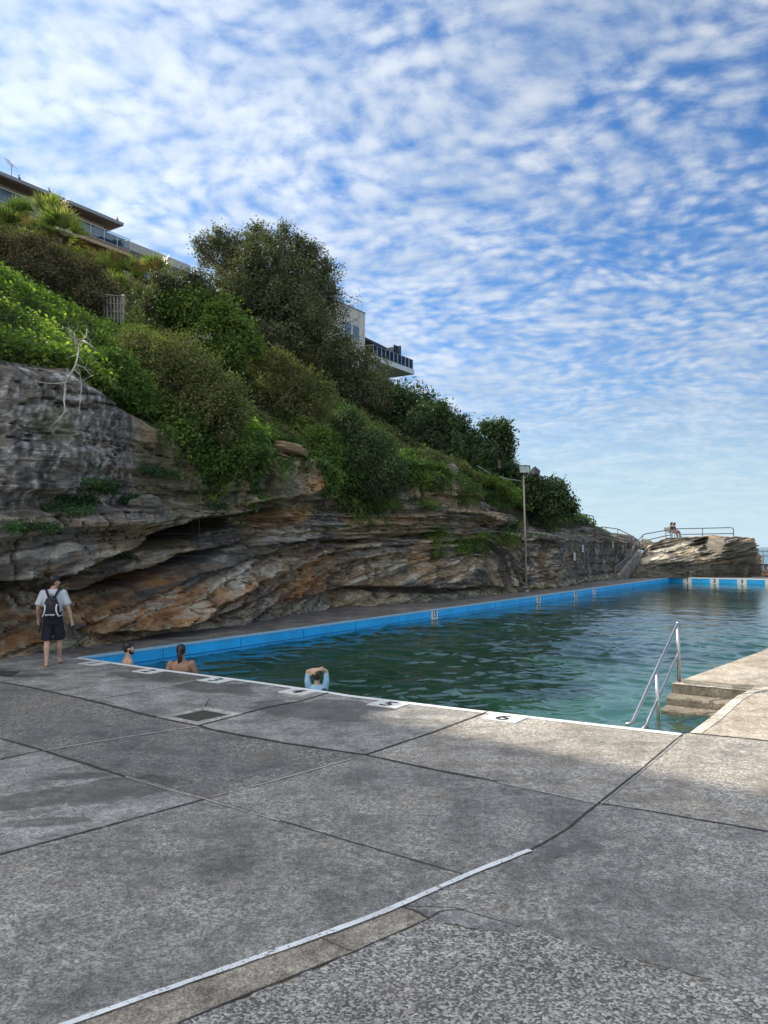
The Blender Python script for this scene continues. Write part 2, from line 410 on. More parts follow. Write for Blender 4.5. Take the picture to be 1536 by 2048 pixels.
# brown mortar band beside the white line, and pebble panel
band = [(130, 2048), (635, 1872), (800, 1812), (858, 1836), (700, 1908), (501, 1988), (355, 2048), (150, 2130), (-60, 2110)]
M['deck_band'] = deck_material('ochre_mortar_band', 0.1, 0.92, (1.12, 1.0, 0.86))
o = poly_mesh('pavement', [pxw(band, 0.004)], M['deck_band']); tag(o, kind='structure')
peb = [(858, 1836), (945, 1858), (1037, 1853), (1190, 1896), (1408, 1956), (1536, 1994), (1900, 2090), (1900, 2600), (150, 2600), (150, 2135), (355, 2048), (501, 1988), (700, 1908)]
def rag(P, z, amp=0.02, step=0.05, seed=0):
    """subdivide a world outline and make its edge ragged"""
    out = []; n = len(P)
    for i in range(n):
        a = np.array(P[i]); b = np.array(P[(i+1) % n]); L = np.linalg.norm(b-a); k = max(1, int(L/step))
        if L > 3.5: k = 1
        for j in range(k):
            p = a+(b-a)*j/k; q = p.copy()
            if k > 1:
                q[0] += amp*float(vnoise(p[0]*14+seed, p[1]*14)); q[1] += amp*float(vnoise(p[0]*14, p[1]*14+seed+40))
            out.append((q[0], q[1], z))
    return out
o = poly_mesh('pavement', [rag(pxw(peb, 0.006), 0.006, 0.03, 0.04)], M['deck_pebble']); tag(o, kind='structure')
# little smooth patch by the pebble corner
o = poly_mesh('pavement', [rag(pxw([(862, 1838), (905, 1815), (935, 1822), (1037, 1852), (1030, 1866), (960, 1860), (900, 1850)], 0.008), 0.008, 0.02, 0.03, 9)], M['deck_smooth']); tag(o, kind='structure')

def strip(pts, w, z, wob=0.006, w2=None, seed=0, ragw=0.35, smooth=0):
    """ragged strip along a ground polyline given in pixels or ('w',s,t)"""
    P = np.array(pxw(pts, z)); L = np.r_[0, np.cumsum(np.linalg.norm(np.diff(P, axis=0), axis=1))]
    n = max(8, int(L[-1]/0.05)); q = np.linspace(0, L[-1], n)
    C = np.stack([np.interp(q, L, P[:, i]) for i in range(3)], 1)
    if smooth:
        for _ in range(smooth):
            C[1:-1] = (C[:-2]+C[1:-1]+C[2:])/3
    T = np.gradient(C, axis=0); T /= np.linalg.norm(T, axis=1)[:, None]+1e-9; N_ = np.stack([-T[:, 1], T[:, 0], 0*T[:, 0]], 1)
    C = C+N_*(wob*fbm(q*3+seed, q*0+seed, 0, 3))[:, None]
    ww = w if w2 is None else np.linspace(w, w2, n)
    ra = ww*0.5*(1+ragw*fbm(q*9+seed*3, q*0+1.7, 0, 3)); rb = ww*0.5*(1+ragw*fbm(q*9+seed*3, q*0+9.7, 0, 3))
    V = np.concatenate([C-N_*ra[:, None], C+N_*rb[:, None]]); 
    i = np.arange(n-1); Fq = np.stack([i, i+1, n+i+1, n+i], 1)
    return V, Fq
def strips(name, lst, mat, z):
    VV = []; FF = []; b = 0
    for k, (pts, w, w2) in enumerate(lst):
        V, f = strip(pts, w, z, w2=w2, seed=k*7.3, ragw=0.75); VV.append(V); FF.append(f+b); b += len(V)
    me = np_mesh(name, np.concatenate(VV), np.concatenate(FF), mats=[mat]); return link(name, me)
dark_j = [
 ([(0, 1363), (60, 1374), (175, 1399), (314, 1434)], 0.035, 0.05),
 ([(396, 1450), (424, 1459), (560, 1484), (730, 1509), (860, 1537), (994, 1562)], 0.045, 0.03),
 ([(1195, 1605), (1300, 1622), (1408, 1640), (1536, 1662)], 0.022, 0.022),
 ([(0, 1476), (85, 1500), (250, 1552)], 0.03, 0.035),
 ([(560, 1640), (640, 1664), (720, 1688), (930, 1748)], 0.014, 0.012),
 ([(975, 1423), (860, 1466), (730, 1509)], 0.032, 0.03),
 ([(410, 1597), (200, 1655), (0, 1708)], 0.020, 0.018),
 ([(0, 1518), (85, 1500)], 0.025, 0.02),
 ([(485, 1427), (540, 1413), (600, 1402), (657, 1385)], 0.05, 0.03),
 ([(1365, 1468), (1290, 1532), (1200, 1603), (1130, 1660), (1060, 1700)], 0.026, 0.016),
 ([(1380, 1466), (1450, 1472), (1536, 1481)], 0.028, 0.028),
 ([(800, 1812), (828, 1820), (858, 1836)], 0.010, 0.012), ([(635, 1872), (690, 1896), (712, 1904)], 0.006, 0.006),
 ([(805, 1811), (900, 1813), (935, 1822), (1037, 1853)], 0.008, 0.006), ([(858, 1836), (880, 1822), (930, 1818)], 0.010, 0.008),
 ([(0, 1338), (60, 1342)], 0.03, 0.03), ([(411, 1413), (414, 1404), (421, 1397)], 0.02, 0.01), ([(355, 2046), (500, 1986), (700, 1906), (858, 1836)], 0.012, 0.010),
]
o = strips('pavement_joints', dark_j, M['joint'], 0.010); tag(o, kind='structure')
pale_j = [
 ([(175, 1399), (290, 1381), (398, 1359)], 0.03, 0.05),
 ([(700, 1518), (560, 1558), (420, 1594)], 0.020, 0.014),
 ([(250, 1553), (330, 1577), (410, 1598), (560, 1641)], 0.014, 0.012),
 ([(994, 1564), (1100, 1586), (1195, 1607)], 0.022, 0.016),
 ([(1362, 1474), (1290, 1536), (1200, 1609)], 0.010, 0.008),
 ([(396, 1452), (250, 1474), (85, 1501)], 0.03, 0.02),
]
o = strips('pavement_joints', pale_j, M['joint_pale'], 0.012); tag(o, kind='structure')
# painted white line
V, f = strip([(-40, 2108), (130, 2048), (380, 1960), (635, 1872), (800, 1812), (930, 1748), (1060, 1699)], 0.038, 0.014, wob=0.005, w2=0.050, seed=3, ragw=0.3, smooth=60)
o = link('painted_line', np_mesh('painted_line', V, f, mats=[M['white_line']])); tag(o, kind='structure')
# white painted coping strip along the near edge and round the steps
cop = MB()
for i in range(len(near)-1):
    (s0, t0), (s1, t1) = near[i], near[i+1]
    cop.raw(S([(s0, t0), (s1, t1), (s1-0.13, t1), (s0-0.13, t0)], 0.009), [(0, 3, 2, 1)])
    cop.raw([tuple(W(s0, t0, 0.009)), tuple(W(s1, t1, 0.009)), tuple(W(s1, t1, -0.10)), tuple(W(s0, t0, -0.10))], [(0, 1, 2, 3)])
o = cop.build('pool_edge', M['white_edge']); tag(o, kind='structure')
V1 = [(1380, 1465), (1419, 1436), (1473, 1392), (1500, 1380), (1530, 1373)]
V2 = [(1402, 1467), (1440, 1440), (1484, 1400), (1512, 1384), (1560, 1374)]
a = np.array(pxw(V1, 0.009)); b2 = np.array(pxw(V2, 0.009)); 
cp2 = MB(); cp2.raw(list(a)+list(b2), [(i, i+1, len(a)+i+1, len(a)+i) for i in range(len(a)-1)])
cp2.raw([p for p in a]+[(p[0], p[1], -0.9) for p in a], [(i, i+1, len(a)+i+1, len(a)+i) for i in range(len(a)-1)])
M['coping_cream'] = deck_material('cream_coping', 0.0, 1.55, (1.2, 1.12, 0.98))
o = cp2.build('pool_edge', M['coping_cream']); tag(o, kind='structure')

# ---- pool shell
def blue_mat():
    m, g, b = material('blue_pool_paint'); co = g.add('ShaderNodeNewGeometry', {}, 0)
    sx = g.n.new('ShaderNodeSeparateXYZ'); g.sock(sx.inputs[0], co)
    c = g.mix(1.0, (0.004, 0.42, 0.88), g.ss(g.noise(co, 1.2, 6, 0.65), 0.3, 0.7, 0.82, 1.12), 'MULTIPLY')
    run = g.ss(g.noise(g.map(co, scale=(5, 5, .6)), 1.6, 4, 0.6), 0.55, 0.75)
    c = g.mix(g.math('MULTIPLY', run, 0.30), c, (0.10, 0.36, 0.60))
    alg = g.math('MULTIPLY', g.ss(g.math('ADD', sx.outputs[2], g.math('MULTIPLY', g.noise(co, 4, 4), 0.10)), -0.24, -0.31), 0.45)
    c = g.mix(alg, c, (0.03, 0.16, 0.20)); g.sock(b.inputs['Base Color'], c); b.inputs['Roughness'].default_value = 0.5; return m
M['blue'] = blue_mat()
M['blue_line'] = simple('dark_blue_seam', (0.005, 0.10, 0.32), 0.6)
def pool_wall_mat():
    m, g, b = material('submerged_green_concrete'); co = g.add('ShaderNodeNewGeometry', {}, 0)
    c = g.mix(g.ss(g.noise(co, 2, 4), 0.3, 0.7), (0.36, 0.50, 0.40), (0.52, 0.64, 0.52)); g.sock(b.inputs['Base Color'], c); return m
M['pool_in'] = pool_wall_mat()
bw = MB()
bw.raw([tuple(W(0.002, 0, -0.03)), tuple(W(POOL_L, 0, -0.03)), tuple(W(POOL_L, 0, -1.0)), tuple(W(0.002, 0, -1.0))], [(0, 1, 2, 3)])
bw.raw([tuple(W(POOL_L, 0, -0.03)), tuple(W(POOL_L, -11.7, -0.03)), tuple(W(POOL_L, -11.7, -1.0)), tuple(W(POOL_L, 0, -1.0))], [(0, 1, 2, 3)])
o = bw.build('pool_wall', M['blue']); tag(o, kind='structure')
# paler top nosing of the blue wall, a thin dark seam above the water, vertical panel joints
M['nosing'] = simple('pale_blue_nosing', (0.30, 0.52, 0.66), 0.6)
M['nosing_w'] = simple('white_nosing', (0.72, 0.78, 0.80), 0.6)
nb = MB(); c0, c1 = W(0, 0, -0.008), W(POOL_L, 0, -0.008)
nb.box((c0+c1)/2+nn*0.03, (POOL_L, 0.10, 0.045), dd)
o = nb.build('pool_edge', M['nosing']); tag(o, kind='structure')
nb = MB(); c0, c1 = W(POOL_L, 0, 0), W(POOL_L, -11.7, 0)
nb.box((c0+c1)/2+dd*0.05, (11.9, 0.16, 0.08), -nn)
o = nb.build('pool_edge', M['nosing_w']); tag(o, kind='structure')
sm = MB()
c0, c1 = W(0.3, -0.004, -0.275), W(POOL_L-0.2, -0.004, -0.275)
sm.box((c0+c1)/2, (POOL_L-0.5, 0.006, 0.022), dd)
for k in range(1, 21):
    sm.box(W(k*2.5-0.35, -0.004, -0.16), (0.012, 0.006, 0.25), dd)
o = sm.build('pool_wall', M['blue_line']); tag(o, kind='structure')
# shell under water
sh = MB()
for i in range(len(near)-1):
    (s0, t0), (s1, t1) = near[i], near[i+1]
    sh.raw([tuple(W(s0-.001, t0, -0.09)), tuple(W(s1-.001, t1, -0.09)), tuple(W(s1, t1, -1.8)), tuple(W(s0, t0, -1.8))], [(0, 1, 2, 3)])
sh.raw([tuple(W(0, 0.003, -0.9)), tuple(W(POOL_L, 0.003, -0.9)), tuple(W(POOL_L, 0.003, -1.8)), tuple(W(0, 0.003, -1.8))], [(0, 1, 2, 3)])
sh.raw([tuple(W(STEP_S, -10.8, -0.004)), tuple(W(STEP_S+5.5, -11.5, -0.004)), tuple(W(STEP_S+5.5, -11.5, -1.8)), tuple(W(STEP_S, -10.8, -1.8))], [(0, 1, 2, 3)])
sh.raw([tuple(W(STEP_S+5.5, -11.5, -0.004)), tuple(W(POOL_L, -11.7, -0.004)), tuple(W(POOL_L, -11.7, -1.8)), tuple(W(STEP_S+5.5, -11.5, -1.8))], [(0, 1, 2, 3)])
o = sh.build('pool_floor', M['pool_in']); tag(o, kind='structure')

def floor_mat():
    m, g, b = material('pool_floor_concrete'); co = g.add('ShaderNodeNewGeometry', {}, 0); sx = g.n.new('ShaderNodeSeparateXYZ'); g.sock(sx.inputs[0], co)
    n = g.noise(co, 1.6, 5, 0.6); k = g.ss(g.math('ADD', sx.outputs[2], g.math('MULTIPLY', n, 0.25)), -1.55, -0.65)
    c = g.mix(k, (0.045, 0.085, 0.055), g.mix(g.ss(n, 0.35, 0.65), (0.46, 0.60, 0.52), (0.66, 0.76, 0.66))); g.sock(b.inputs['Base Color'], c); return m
fs_ = np.arange(-0.6, POOL_L+0.3, 0.4); ft_ = np.arange(-12.4, 0.21, 0.3); FS, FT_ = np.meshgrid(fs_, ft_, indexing='ij')
sand_ = np.exp(-(np.maximum(FS-5, 0)/12.0)**2)*sst(FT_, -5.0, -9.5); FP = A0+dd*FS[..., None]+nn*FT_[..., None]; FP[..., 2] = -1.75+0.95*sand_+0.04*fbm(FS, FT_, 5, 3)
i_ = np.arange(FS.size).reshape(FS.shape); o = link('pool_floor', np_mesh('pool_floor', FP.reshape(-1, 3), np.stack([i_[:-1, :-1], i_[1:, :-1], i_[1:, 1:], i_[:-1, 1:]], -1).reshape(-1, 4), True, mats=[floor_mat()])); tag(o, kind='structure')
# ---- steps into the water
M['step'] = deck_material('step_concrete', 0.3, 0.68, (1.15, 1.02, 0.80))
stp = MB()
def rough_box(mb, s0, s1, t0, t1, z0, z1, seed):
    n = 24
    vs = []; fs = []
    for i in range(n+1):
        t = t0+(t1-t0)*i/n; e = 0.012*float(fbm(t*7+seed, seed, 0, 3)); e2 = 0.012*float(fbm(t*9+seed, seed+5, 0, 3))
        for (s, z) in ((s0, z0), (s0+e, z1-0.03), (s0+0.022+e, z1-0.004+e2*0.3), (s1, z1)): vs.append(tuple(W(s, t, z)))
    for i in range(n):
        for k in range(3): fs.append((i*4+k, i*4+k+1, (i+1)*4+k+1, (i+1)*4+k))
    fs.append((0, 1, 2, 3)); fs.append((n*4+3, n*4+2, n*4+1, n*4))
    mb.raw(vs, fs)
for k in range(6):
    z1 = 0.001-(0.155*k if k < 2 else 0.02+0.135*k)
    s0 = STEP_S-0.36*k
    rough_box(stp, s0, s0+(0.55 if k == 0 else 0.45), STEP_T0+0.0*k, STEP_T1-0.10, -1.8, z1, k*3.1)
o = stp.build('pool_steps', M['step'], loc=W(STEP_S, -11.3, 0)); tag(o, 'sandy concrete steps going down into the pool under the steel handrail', 'steps')

# ---- water
def water_mat():
    m, g, b = material('pool_water'); g.n.remove(b)
    co = g.add('ShaderNodeTexCoord', {}, 3)
    n1 = g.noise(g.map(co, scale=(1.3, 0.9, 1)), 7.0, 3, 0.5, 0.5); n2 = g.noise(co, 24, 2, 0.5)
    bm = g.bump(g.math('ADD', g.math('MULTIPLY', n1, 0.8), g.math('MULTIPLY', n2, 0.12)), 0.14, 0.05)
    gl = g.add('ShaderNodeBsdfGlossy', {'Color': (1, 1, 1), 'Roughness': 0.01, 'Normal': bm})
    df = g.add('ShaderNodeBsdfDiffuse', {'Color': g.mix(g.ss(g.noise(co, 0.35, 3), 0.35, 0.65), (0.022, 0.105, 0.066), (0.034, 0.140, 0.092))})
    tr = g.add('ShaderNodeBsdfTransparent', {'Color': (0.50, 0.74, 0.64)})
    body = g.n.new('ShaderNodeMixShader'); body.inputs[0].default_value = 0.62; g.l.new(df, body.inputs[1]); g.l.new(tr, body.inputs[2])
    fr = g.add('ShaderNodeFresnel', {'IOR': 1.33, 'Normal': bm})
    mx = g.n.new('ShaderNodeMixShader'); g.l.new(fr, mx.inputs[0]); g.l.new(body.outputs[0], mx.inputs[1]); g.l.new(gl, mx.inputs[2])
    g.l.new(mx.outputs[0], g.n['Material Output'].inputs[0]); return m
M['water'] = water_mat()
ss_ = np.concatenate([np.arange(-0.3, 18, 0.042), np.arange(18, POOL_L+0.01, 0.09)]); ts_ = np.arange(-12.1, 0.03, 0.05)
SS, TT = np.meshgrid(ss_, ts_, indexing='ij')
h = 0
for (lam, amp, ang_, sd) in ((1.15, 0.017, 0.3, 1), (0.52, 0.015, -0.5, 2), (0.27, 0.0095, 0.9, 3)):
    ca, sa = math.cos(ang_), math.sin(ang_); a_ = (SS*ca+TT*sa)/lam; b_ = (-SS*sa+TT*ca)/(lam*1.7)
    h = h+amp*(1-2*np.abs(vnoise(a_+0.4*vnoise(b_, a_, sd), b_, sd*9.1)))
h = h*(1-0.78*sst(SS, 8, 30))*(1+.25*(1-sst(SS, 4, 12)))*(0.95+0.9*sst(fbm(SS*0.2, TT*0.25, 4.4, 3), -0.4, 0.4))
PW = A0[None, None]+dd*SS[..., None]+nn*TT[..., None]; PW[..., 2] = WATER_Z+h
n1, n2 = SS.shape; idx = np.arange(n1*n2).reshape(n1, n2)
Fw = np.stack([idx[:-1, :-1], idx[1:, :-1], idx[1:, 1:], idx[:-1, 1:]], -1).reshape(-1, 4)
o = link('water', np_mesh('water', PW.reshape(-1, 3), Fw, True, mats=[M['water']])); tag(o, kind='structure')

# ---- sea
def sea_mat():
    m, g, b = material('sea_water'); co = g.add('ShaderNodeNewGeometry', {}, 0)
    g.sock(b.inputs['Base Color'], (0.02, 0.07, 0.10)); b.inputs['Roughness'].default_value = 0.12; b.inputs['IOR'].default_value = 1.33
    g.sock(b.inputs['Normal'], g.bump(g.noise(g.map(co, scale=(1, 1, 1)), 0.5, 6, 0.65), 0.9, 0.8)); return m
M['sea'] = sea_mat()
o = poly_mesh('sea', [[(-9000, -9000, -3), (12000, -9000, -3), (12000, 14000, -3), (-9000, 14000, -3)]], M['sea']); tag(o, kind='structure')

# ---- writing: text to mesh in a world frame
def text_to(mb, txt, size, org, xa, ya, lift=0.0, sx=1.0, off=0.012):
    cu = bpy.data.curves.new('t', 'FONT'); cu.body = txt; cu.size = 1.0; cu.align_x = 'CENTER'; cu.align_y = 'CENTER'; cu.offset = off; cu.resolution_u = 3
    ob = bpy.data.objects.new('t', cu); COL.objects.link(ob)
    dg = bpy.context.evaluated_depsgraph_get(); me = bpy.data.meshes.new_from_object(ob.evaluated_get(dg))
    xa = np.array(xa, float); ya = np.array(ya, float); na = np.cross(xa, ya); na /= np.linalg.norm(na)
    vs = [np.array(org)+xa*(v.co[0]*size*sx)+ya*(v.co[1]*size)+na*lift for v in me.vertices]
    fs = [tuple(p.vertices) for p in me.polygons]
    if len(fs): mb.raw(vs, fs)
    bpy.data.objects.remove(ob); bpy.data.curves.remove(cu); bpy.data.meshes.remove(me)
def tri_ok(): return True
# lane numbers painted on the near deck
lane_px = {1: (196, 1326.5), 2: (305, 1342), 3: (433, 1361), 4: (598, 1384), 5: (785, 1407), 6: (1014, 1434.5)}
for k, (u, v) in lane_px.items():
    s, t = gst(u, v)
    # sit the tile against the edge line
    es = np.interp(-t, [-q[1] for q in near], [q[0] for q in near]); s = es-0.13-0.17
    e = empty('lane_number', W(s, t, 0.016), f'white painted square with black number {k} on the near pool edge', 'lane number', 'lane numbers painted on the near pool edge')
    mb = MB(); mb.box(W(s, t, 0.0085), (0.36, 0.50, 0.010), dd)
    mb.build('painted_square', M['tile_white'], e)
    mb = MB(); text_to(mb, str(k), 0.40, W(s, t, 0.0), -nn, dd, 0.0165, 1.0, 0.02); mb.build('numeral', M['black_ink'], e)
def wall_sign(u, v, txt, wide, name_lab):
    s = st(gnd(u, v))[0]
    e = empty('distance_marker', W(s, -0.006, -0.16), name_lab, 'distance marker', 'distance markers on the long blue pool wall')
    mb = MB(); mb.box(W(s, -0.010, -0.165), (wide, 0.012, 0.33), dd); mb.build('white_plate', M['tile_white'], e)
    mb = MB(); text_to(mb, txt, 0.34, W(s, -0.0, -0.17), dd, (0, 0, 1), 0.019, 0.95, 0.03); mb.build('numeral', M['black_ink'], e)
wall_sign(857, 1219, '15', 0.46, 'white plate with black 15 on the long blue pool wall')
wall_sign(1071, 1191, '25', 0.50, 'white plate with black 25 on the long blue pool wall')
wall_sign(1147, 1181, '30', 0.50, 'white plate with black 30 on the long blue pool wall')
wall_sign(1185, 1176, '33', 0.50, 'white plate with black 33 on the long blue pool wall')
for k, u in ((1, 1375), (2, 1429), (3, 1484), (4, 1540)):
    # position across the far wall
    r = ray(u, 1163); c = np.array([0, 0, HC]); kk = (POOL_L-(c-A0)@dd)/(r@dd); t = float((c+r*kk-A0)@nn)
    e = empty('lane_number', W(POOL_L-0.01, t, -0.17), f'white plate with black number {k} on the far end wall of the pool', 'lane number', 'lane numbers on the far end wall')
    mb = MB(); mb.box(W(POOL_L-0.014, t, -0.165), (0.60, 0.012, 0.40), -nn); mb.build('white_plate', M['tile_white'], e)
    mb = MB(); text_to(mb, str(k), 0.38, W(POOL_L-0.0, t, -0.17), -nn, (0, 0, 1), 0.024, 1.1, 0.035); mb.build('numeral', M['black_ink'], e)

# ---- drain cover in the deck
e = empty('drain_cover', gnd(400, 1430), 'square drain pit with dark grating and pale concrete frame set in the deck', 'drain cover')
M['pit_frame'] = deck_material('pale_frame_concrete', 0.0, 1.25, (1.02, 1.0, 0.96))
M['grate'] = simple('dark_grating', (0.055, 0.055, 0.045), 0.8, var=0.4, scale=40, bump=0.4)
O = px((314, 1434), (411, 1413), (485, 1427), (396, 1450), z=0.018); I = px((344, 1433), (407, 1420), (456, 1429), (394, 1443), z=0.018)
mb = MB(); mb.raw(O+I, [(0, 1, 5, 4), (1, 2, 6, 5), (2, 3, 7, 6), (3, 0, 4, 7)]); mb.build('concrete_frame', M['pit_frame'], e)
mb = MB(); I2 = [(p[0], p[1], 0.014) for p in I]; mb.raw(I2, [(0, 1, 2, 3)])
for k in range(1, 12):
    a = np.array(I2[0])+(np.array(I2[1])-np.array(I2[0]))*k/12; b2 = np.array(I2[3])+(np.array(I2[2])-np.array(I2[3]))*k/12
    mb.tube([a, b2], 0.004, 4)
mb.build('grating', M['grate'], e)
e = empty('drain_cover', gnd(22, 1345), 'dark metal drain cover in the deck at the far left', 'drain cover')
mb = MB(); mb.raw(px((0, 1340), (42, 1343), (20, 1351), (-30, 1350), z=0.013), [(0, 1, 2, 3)]); mb.build('grating', M['grate'], e)
# ================================================================== cliff and hill
base_px = [(0, 1319), (130, 1303), (293, 1275), (481, 1250), (677, 1216), (900, 1200), (1053, 1182), (1146, 1171), (1204, 1160)]
bs = np.array([gst(*p) for p in base_px])
bs = np.vstack([[-45, 3.2], [-14, 3.0], [-6, bs[0, 1]+0.2], bs])
def tbase(s): return np.interp(s, bs[:, 0], bs[:, 1])
def curve(pts, t, ext=()):
    P = []
    for (u, v) in pts:
        tt = t if t is not None else 2.6
        s, _, z = tp(u, v, tt); P.append((s, z))
    P = np.array(list(ext)+sorted(P)); return P
LIP = curve([(0, 738), (80, 748), (160, 790), (300, 850), (400, 870), (500, 885), (610, 897), (680, 932), (800, 935), (900, 945), (960, 968), (1000, 985), (1040, 1010), (1060, 1036), (1100, 1050), (1150, 1056), (1201, 1050), (1217, 1067), (1262, 1080)], 2.5, [(-45, 5.5), (-6, 6.0)])
R8 = curve([(0, 545), (120, 612), (240, 668), (330, 695), (430, 725), (520, 765), (600, 805), (700, 855), (800, 898), (900, 933), (1000, 966), (1060, 1000), (1120, 1032), (1200, 1052)], 8.0, [(-45, 12.5), (-8, 10.6)])
R20 = curve([(0, 490), (150, 540), (300, 600), (430, 650), (600, 710), (700, 750), (830, 805), (900, 868), (1000, 945), (1060, 1003), (1150, 1056)], 20.0, [(-45, 20), (-5, 17.5)])
R40 = curve([(0, 500), (200, 545), (380, 600), (560, 660), (700, 720), (830, 800), (900, 870), (1000, 950)], 38.0, [(-45, 27), (0, 25)])
def zc(Cv, s): return np.interp(s, Cv[:, 0], Cv[:, 1])
def HZ(s, t):
    s = np.asarray(s, float); t = np.asarray(t, float)
    tb = tbase(s)
    z0, z1, z2, z3 = zc(LIP, s), zc(R8, s), zc(R20, s), zc(R40, s)
    z1 = np.maximum(z1, z0*0.9)
    z = np.where(t < 8, z0+(z1-z0)*np.clip((t-tb)/(8-tb), 0, 1),
        np.where(t < 20, z1+(z2-z1)*(t-8)/12, np.where(t < 38, z2+(z3-z2)*(t-20)/18, z3)))
    return z
def Hn(s, t): return HZ(s, t)+0.35*fbm(np.asarray(s)*0.35, np.asarray(t)*0.35, 2.2, 3)*sst(np.asarray(t)-tbase(s), 0.2, 1.5)

# ---- ledge lines traced over the face: (pixels, above amp, below amp, above length, below length)
def ledge(pts): return np.array([tp(u, v, 2.5)[0::2] for u, v in pts])
LEDGES = [
 (ledge([(-60, 1158), (60, 1148), (120, 1122), (200, 1096), (262, 1066), (300, 1050), (360, 1038), (430, 1030), (500, 1018), (560, 1010)]), 0.38, 1.75, 0.9, 0.85),
 (ledge([(130, 1180), (200, 1150), (280, 1130), (330, 1112), (400, 1098), (470, 1078), (520, 1062)]), 0.40, 1.25, 0.22, 0.5),
 (ledge([(180, 1262), (260, 1252), (330, 1238), (370, 1210), (420, 1186), (480, 1160), (520, 1148)]), 0.55, 0.60, 0.5, 0.35),
 (ledge([(300, 1262), (350, 1242), (420, 1226), (520, 1190), (570, 1160)]), 0.25, 0.22, 0.4, 0.25),
 (ledge([(290, 1180), (360, 1150), (430, 1130), (510, 1108), (560, 1092), (630, 1078)]), 0.35, 0.15, 0.45, 0.2),
 (ledge([(500, 912), (540, 912), (610, 922)]), 0.30, 0.12, 0.25, 0.2),
 (ledge([(440, 1010), (500, 1003), (560, 995), (610, 986), (640, 975)]), 0.28, 0.28, 0.9, 0.3),
 (ledge([(480, 1048), (540, 1032), (600, 1018), (680, 1010), (740, 1003)]), 0.18, 0.15, 0.3, 0.2),
 (ledge([(530, 1092), (600, 1080), (660, 1074), (720, 1078), (800, 1068), (870, 1064)]), 0.28, 0.22, 0.35, 0.3),
 (ledge([(600, 1060), (680, 1050), (760, 1052), (830, 1046), (900, 1052)]), 0.15, 0.12, 0.2, 0.2),
 (ledge([(640, 1196), (690, 1178), (740, 1172), (800, 1172), (860, 1176), (930, 1172), (1010, 1170)]), 0.12, 0.45, 0.8, 0.35),
 (ledge([(-40, 985), (40, 990), (120, 1000)]), 0.10, 0.12, 0.5, 0.2),
 (ledge([(60, 1066), (180, 1062), (260, 1052)]), 0.14, 0.12, 0.4, 0.2),
 (ledge([(150, 1022), (230, 1010), (320, 1005), (400, 1000), (500, 985)]), -0.22, -0.25, 0.35, 0.5),
 (ledge([(850, 990), (930, 992), (1000, 1000)]), 0.20, 0.25, 0.3, 0.3),
 (ledge([(830, 1030), (900, 1035), (980, 1040), (1020, 1042)]), 0.25, 0.25, 0.3, 0.3),
 (ledge([(870, 1062), (940, 1062), (1010, 1066), (1060, 1064)]), -0.25, -0.25, 0.4, 0.3),
]
s_arr = np.concatenate([np.arange(-14, -3, 0.16), np.arange(-3, 30, 0.052), np.arange(30, 52.2, 0.085)])
NZ = 170
q = np.linspace(0, 1, NZ)
SS, QQ = np.meshgrid(s_arr, q, indexing='ij')
lip = zc(LIP, SS); tb = tbase(SS); ZZ = QQ*lip
off = np.zeros_like(SS)      # positive = towards the pool
rock_r = sst(SS, 21, 27)     # right hand part: squarer, more worked rock
wall_r = sst(SS, 31, 33.5)   # dark vertical wall
warp = 0.25*fbm(SS*0.35, ZZ*0.5, 7.7, 3)
for (P, a, b_, la, lb) in LEDGES:
    o_ = np.argsort(P[:, 0]); P = P[o_]
    zl = np.interp(SS, P[:, 0], P[:, 1])+0.10*fbm(SS*1.3, SS*0+P[0, 1], 0, 4)
    fade = sst(SS, P[0, 0]-0.5, P[0, 0]+0.4)*(1-sst(SS, P[-1, 0]-0.4, P[-1, 0]+0.6))
    d_ = ZZ-zl; k = sst(d_, -0.035, 0.035)
    off += fade*(k*a*np.exp(-np.maximum(d_, 0)/la)-(1-k)*b_*np.exp(-np.maximum(-d_, 0)/lb)*sst(d_, -3.5*lb, 0))
for li, u0, u1, hh, dp in ((0, 236, 500, .66, 3.4), (1, 140, 470, .44, 2.2), (3, 330, 520, .16, .8), (8, 640, 860, .10, .45), (10, 700, 990, .16, .5)):
    P = LEDGES[li][0]; P = P[np.argsort(P[:, 0])]; zl = np.interp(SS, P[:, 0], P[:, 1])+0.10*fbm(SS*1.3, SS*0+P[0, 1], 0, 4); d_ = ZZ-zl
    sa_, sb_ = tp(u0, 1080, 2.5)[0], tp(u1, 1080, 2.5)[0]; hw = hh*(.75+.5*fbm(SS*.8, SS*0+li, 0, 3))*np.clip(np.sin(np.pi*np.clip((SS-sa_)/(sb_-sa_), 0, 1)), 0, 1)**.6
    off -= dp*sst(-d_, 0.0, .06)*(1-sst(-d_, hw, hw+.12))*sst(SS, sa_, sa_+.8)*(1-sst(SS, sb_-.8, sb_))
# strata: rising to the right in the lower left, level above
dip = 0.26*sst(ZZ, 4.2, 1.6)*(1-rock_r)
zz_ = ZZ-dip*SS+warp
def strata(zv, freq, seed, pw=3.0):
    k = zv*freq; i = np.floor(k).astype(int); f = k-i
    a = _h(i, i*0+seed, i*0+3); b = _h(i+1, i*0+seed, i*0+3)
    return a+(b-a)*sst(f, 0.86, 1.0)-0.5
lay = (0.16*strata(zz_, 2.3, 11)+0.09*strata(zz_+0.1*fbm(SS*0.8, ZZ, 3, 3), 6.0, 12)+0.035*strata(zz_+0.05*fbm(SS, ZZ, 9, 3), 17.0, 13))
upl = sst(ZZ, 3.0, 3.5)*(1-sst(SS, 9.5, 12.5))
lay_amt = (1-.75*upl)*(0.35+0.9*sst(4.4-ZZ+0.5*fbm(SS*0.3, ZZ*0.3, 1, 2), -0.4, 0.6))*(1-0.55*wall_r)
off += lay*lay_amt*1.8
